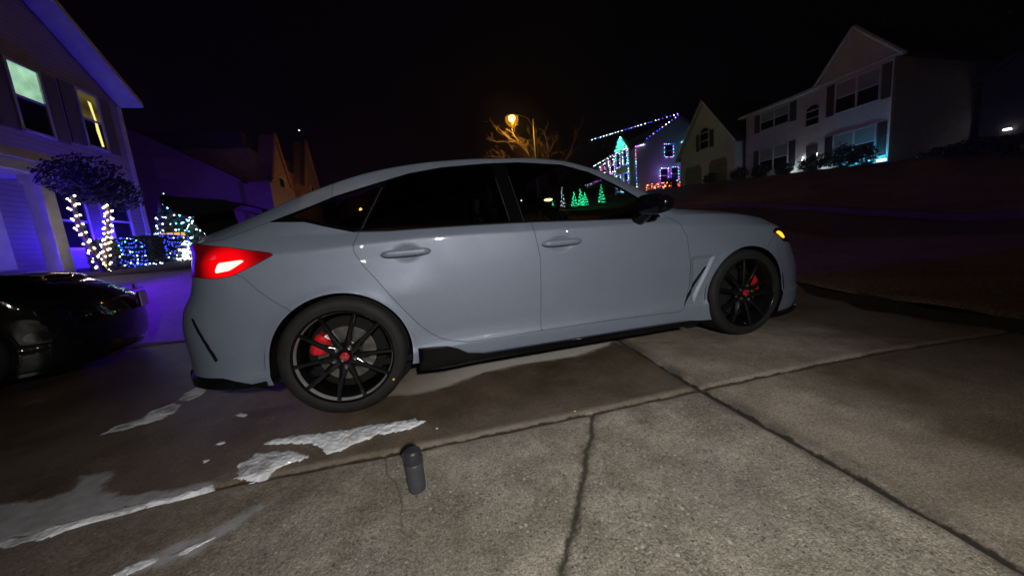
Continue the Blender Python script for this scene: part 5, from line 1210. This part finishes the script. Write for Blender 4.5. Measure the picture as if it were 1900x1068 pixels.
# lamps over the garage door of our own house, behind the photographer
M_paint=paint('grey_pearl_paint',(.19,.225,.295),metal=.22); M_blk=paint('black_paint',(.002,.002,.003),.0,spec=.08)
S1=CarShape()
car,_=build_car(S1,'glossy grey hatchback with black wheels and a lit red tail lamp, centre',(0,0,0),M_paint,M_glass,True)
class Car2(CarShape):
    nf=2.5; vent=0.
    zK=cub([-.6,2.0,2.93,3.6],[.80,.80,.76,.70]); flare_r=.01; flare_f=.012
    xf=cub([.14,.2,.4,.6,.7,.8,.9],[3.56,3.62,3.64,3.60,3.52,3.38,3.15])
    zE=cub([-.95,0,1.2,2.1,2.7,3.0,3.3,3.64],[1.0,.96,.95,.93,.93,.90,.84,.76])
    zM=cub([-.95,-.6,-.2,.2,.6,.9,1.2,1.45,1.7,1.9,2.1,2.3,2.7,3.08,3.3,3.64],[1.0,1.04,1.18,1.33,1.40,1.42,1.42,1.39,1.31,1.21,1.08,1.0,.98,.93,.87,.76])
    zC=cub([-.95,-.6,-.2,.2,.6,.9,1.2,1.45,1.7,1.9,2.1,2.3,2.7,3.08,3.3,3.64],[1.0,1.07,1.22,1.38,1.45,1.47,1.47,1.44,1.36,1.26,1.14,1.05,1.02,.96,.90,.77])
_a=math.radians(24); _d=(math.cos(_a),math.sin(_a))
car2,o2=build_car(Car2(),'black car nose at the left edge with a white licence plate seen edge on',(-2.62-3.64*_d[0],1.75-3.64*_d[1],.01),M_blk,M_glass,False)
car2.rotation_euler=(0,0,_a)
b=MB(); b.box((3.655,-.16,.50),(3.67,.16,.665)); pl=b.build('plate_bracket',M_matblack,car2,bevel=.004)
b=MB(); b.box((3.672,-.152,.505),(3.679,.152,.658)); pp=b.build('licence_plate',pmat('plate_white',(.75,.76,.74),.35),pl,bevel=.004)
b=MB(); b.box((3.60,-.30,.685),(3.64,.30,.70)); b.box((3.62,-.05,.70),(3.64,.05,.75)); b.build('grille_bar',M_chrome,car2,bevel=.003)
# wall with coach lamps behind the photographer
GW=thing('garage','pale garage wall with coach lamps behind the photographer','building')
b=MB(); b.box((-6,-8.3,0),(9,-8.0,3.4)); b.build('wall',M_dksid,GW)
b=MB(); b.box((-.6,-7.999,0.01),(4.4,-7.95,2.3)); b.build('garage_door',M_gdoor,GW)
for i,(x,lab) in enumerate(((4.6,'lit coach lamp at the right of the garage door behind the photographer'),(-1.0,'lit coach lamp at the left of the garage door behind the photographer'),(1.9,'lit lamp over the middle of the garage door behind the photographer'))):
    t=thing('coach_lamp',lab,'wall lamp',(x,-7.85,2.6 if i==2 else 2.05)); b=MB(); b.box((-.05,-.14,-.1),(.05,-.10,.12)); b.box((-.09,-.09,.13),(.09,.09,.15)); b.box((-.07,-.07,-.17),(.07,.07,-.15)); b.box((-.01,-.1,.08),(.01,0,.10)); b.build('frame',M_fix,t)
    b=MB(); b.box((-.02,-.02,-.06),(.02,.02,.05)); b.build('lit_glass',emat('coach_glow',(1,.93,.82),420),t)
# main light of the scene: the bright work lamp on its stand by the photographer
WL=thing('work_lamp','bright work lamp on a slim stand behind the photographer','lamp',(LX,LY,0))
b=MB(); b.tube([(0,0,.02),(0,0,LZ-.08)],[.014,.012],8)
for k in range(3): a=2*PI*k/3+.5; b.tube([(0,0,.35),(.3*math.cos(a),.3*math.sin(a),.01)],.009,6)
b.build('stand',M_fix,WL); b=MB(); b.box((-.13,-.05,LZ-.08),(.13,-.01,LZ+.10)); b.build('lamp_head',M_fix,WL)
b=MB(); b.box((-.11,-.0095,LZ-.06),(.11,-.004,LZ+.08)); b.build('lit_glass',emat('work_glow',(1,.96,.9),20),WL)
plight('work_light',(0,.06,LZ),(1,.965,.92),LP,.06,'SPOT',aim((0,0,LZ),(LTX-LX,LTY-LY,0)),LS,1.,parent=WL)
for (x,y,h,r,c,n,lab) in ((13.9,24.6,1.25,.30,'g',46,'leftmost and tallest looking of the green light trees, seen through the front door window'),(14.7,24.9,1.45,.30,'g',60,'green light tree in the middle, left one of the touching pair'),(15.1,24.9,1.1,.33,'g',46,'shorter green light tree touching the right of its neighbour'),(15.8,23.2,1.45,.30,'gg',46,'rightmost green light tree, seen near the windscreen pillar'),(14.4,30.5,1.1,.25,'g',30,'small distant green light tree behind the warm yard lamp'),(14.0,27.3,1.9,.25,'W',18,'sparse tree of white dots between the green light trees')):
    light_tree(lab,x,y,h,r,c,n,int(x*10))
t=thing('added_lantern','added amber lantern hidden behind the grey car, brightening the brown gabled house','lit panel',(-4.2,28,gh(-4.2,28))); b=MB(); b.tube([(0,0,0),(0,0,1.6)],.04,8); b.build('post',M_fix,t); b=MB(); b.lathe([(.001,1.6),(.1,1.65),(.12,1.85),(.001,1.95)],n=12); b.build('lit_globe',emat('added_lantern_glow',(1,.5,.12),8),t); plight('added_lantern_light',(0,0,2.1),(1,.42,.12),170,.1,parent=t)  # unseen lantern added to warm the brown gabled house
YL=thing('yard_lamp','warm yellow lamp low in the yard, seen through the front door window','lamp',(13.6,30.0,gh(13.6,30.)+1.2))
b=MB(); b.tube([(0,0,-1.3),(0,0,-.1)],.03,6); b.build('post',M_fix,YL); b=MB(); b.lathe([(.001,-.12),(.35,-.09),(.52,0),(.3,.10),(.001,.14)],n=20); b.build('lit_shade',emat('yard_glow',(1,.74,.25),16),YL,smooth=True)
for (x,y,lab) in ((13.8,40,'faint white lamp seen through the window beside the black door pillar'),(10.2,37,'faint white lamp seen through the rear part of the front door window')):
    t=thing('distant_lamp',lab,'lamp',(x,y,gh(x,y)+1.6)); b=MB(); b.tube([(0,0,-1.7),(0,0,0)],.03,6); b.build('post',M_fix,t); b=MB(); b.lathe([(.001,-.1),(.1,0),(.001,.1)],n=10); b.build('lit_globe',EM['W'],t)
# one bright planet in the sky
d=RV*(555-950)/FPX-UV*(242-534)/FPX+FV; p=Vector(CP)+Vector(d)*800
t=thing('bright_star','single bright white star above the brown gabled house','star',p); b=MB(); b.lathe([(.001,-1.5),(1.3,-.8),(1.5,0),(1.3,.8),(.001,1.5)],n=12); b.build('disc',emat('star_glow',(.95,.95,1),3),t)
l=bpy.data.lights.new('night_fill','SUN'); l.energy=NIGHT_FILL; l.angle=math.radians(12); l.color=(.72,.74,1.); o=bpy.data.objects.new('night_fill',l); link(o); o.rotation_euler=aim((-9,-1.2,7),(0,0,0))  # faint sun lamp added as fill for the walls across the street
# ------------------------------------------------------------ sky, night
w=bpy.data.worlds.new('World'); SC.world=w; w.use_nodes=True; nt=w.node_tree; bg=nt.nodes['Background']
tc=N_(nt,'ShaderNodeTexCoord'); sp=N_(nt,'ShaderNodeSeparateXYZ'); nt.links.new(tc.outputs['Generated'],sp.inputs[0])
rp=N_(nt,'ShaderNodeValToRGB'); e=rp.color_ramp.elements; e[0].position=.15; e[0].color=(.0040,.0011,.0045,1); e[1].position=.8; e[1].color=(.0009,.0010,.0024,1)
mr=N_(nt,'ShaderNodeMapRange'); mr.inputs[1].default_value=-1; mr.inputs[2].default_value=1; nt.links.new(sp.outputs[0],mr.inputs[0]); nt.links.new(mr.outputs[0],rp.inputs[0]); nt.links.new(rp.outputs[0],bg.inputs[0]); bg.inputs[1].default_value=WS
# ------------------------------------------------------------ camera
cd=bpy.data.cameras.new('camera'); cam=bpy.data.objects.new('camera',cd); COL.objects.link(cam); SC.camera=cam
cd.sensor_width=36; cd.lens=FPX/1900*36; cd.clip_end=3000; cd.clip_start=.05
M=Matrix(((RV[0],UV[0],-FV[0],CP[0]),(RV[1],UV[1],-FV[1],CP[1]),(RV[2],UV[2],-FV[2],CP[2]),(0,0,0,1))); cam.matrix_world=M
vs=SC.view_settings; vs.view_transform='Standard'; vs.look='None'; vs.exposure=0; vs.gamma=1
SC.render.engine='CYCLES'; cy=SC.cycles; cy.use_denoising=True; cy.max_bounces=6; cy.diffuse_bounces=2; cy.glossy_bounces=3; cy.transparent_max_bounces=12; cy.sample_clamp_indirect=3; cy.sample_clamp_direct=0
try: cy.use_light_tree=True
except Exception: pass

E_far=emat('far_sodium_glow',(1,.55,.12),420)
for (x,y,lab) in ((6.8,-12.8,'street lamp behind the photographer to the right of the garage'),(2.6,-13.4,'street lamp rising behind the garage roof, behind the photographer')):
    c=copy_tree(SLP,loc=(x,y,0),rz=PI*.5,label=lab)
    for o in c.children:
        if o.type=='LIGHT': o.data=o.data.copy(); o.data.energy=35
        if o.name.startswith('lamp_glass'): o.data=o.data.copy(); o.data.materials[0]=E_far
if HAZE>0:
    m=bpy.data.materials.new('haze'); m.use_nodes=True; nt=m.node_tree; nt.nodes.remove(nt.nodes['Principled BSDF']); v=N_(nt,'ShaderNodeVolumePrincipled'); v.inputs['Color'].default_value=(.9,.9,.92,1); v.inputs['Density'].default_value=HAZE; v.inputs['Anisotropy'].default_value=.5
    nt.links.new(v.outputs[0],nt.nodes['Material Output'].inputs['Volume']); b=MB(); b.box((-75,-45,-4),(120,150,45)); tag(b.build('haze',m),kind='stuff')  # thin haze added so the lamps show a halo
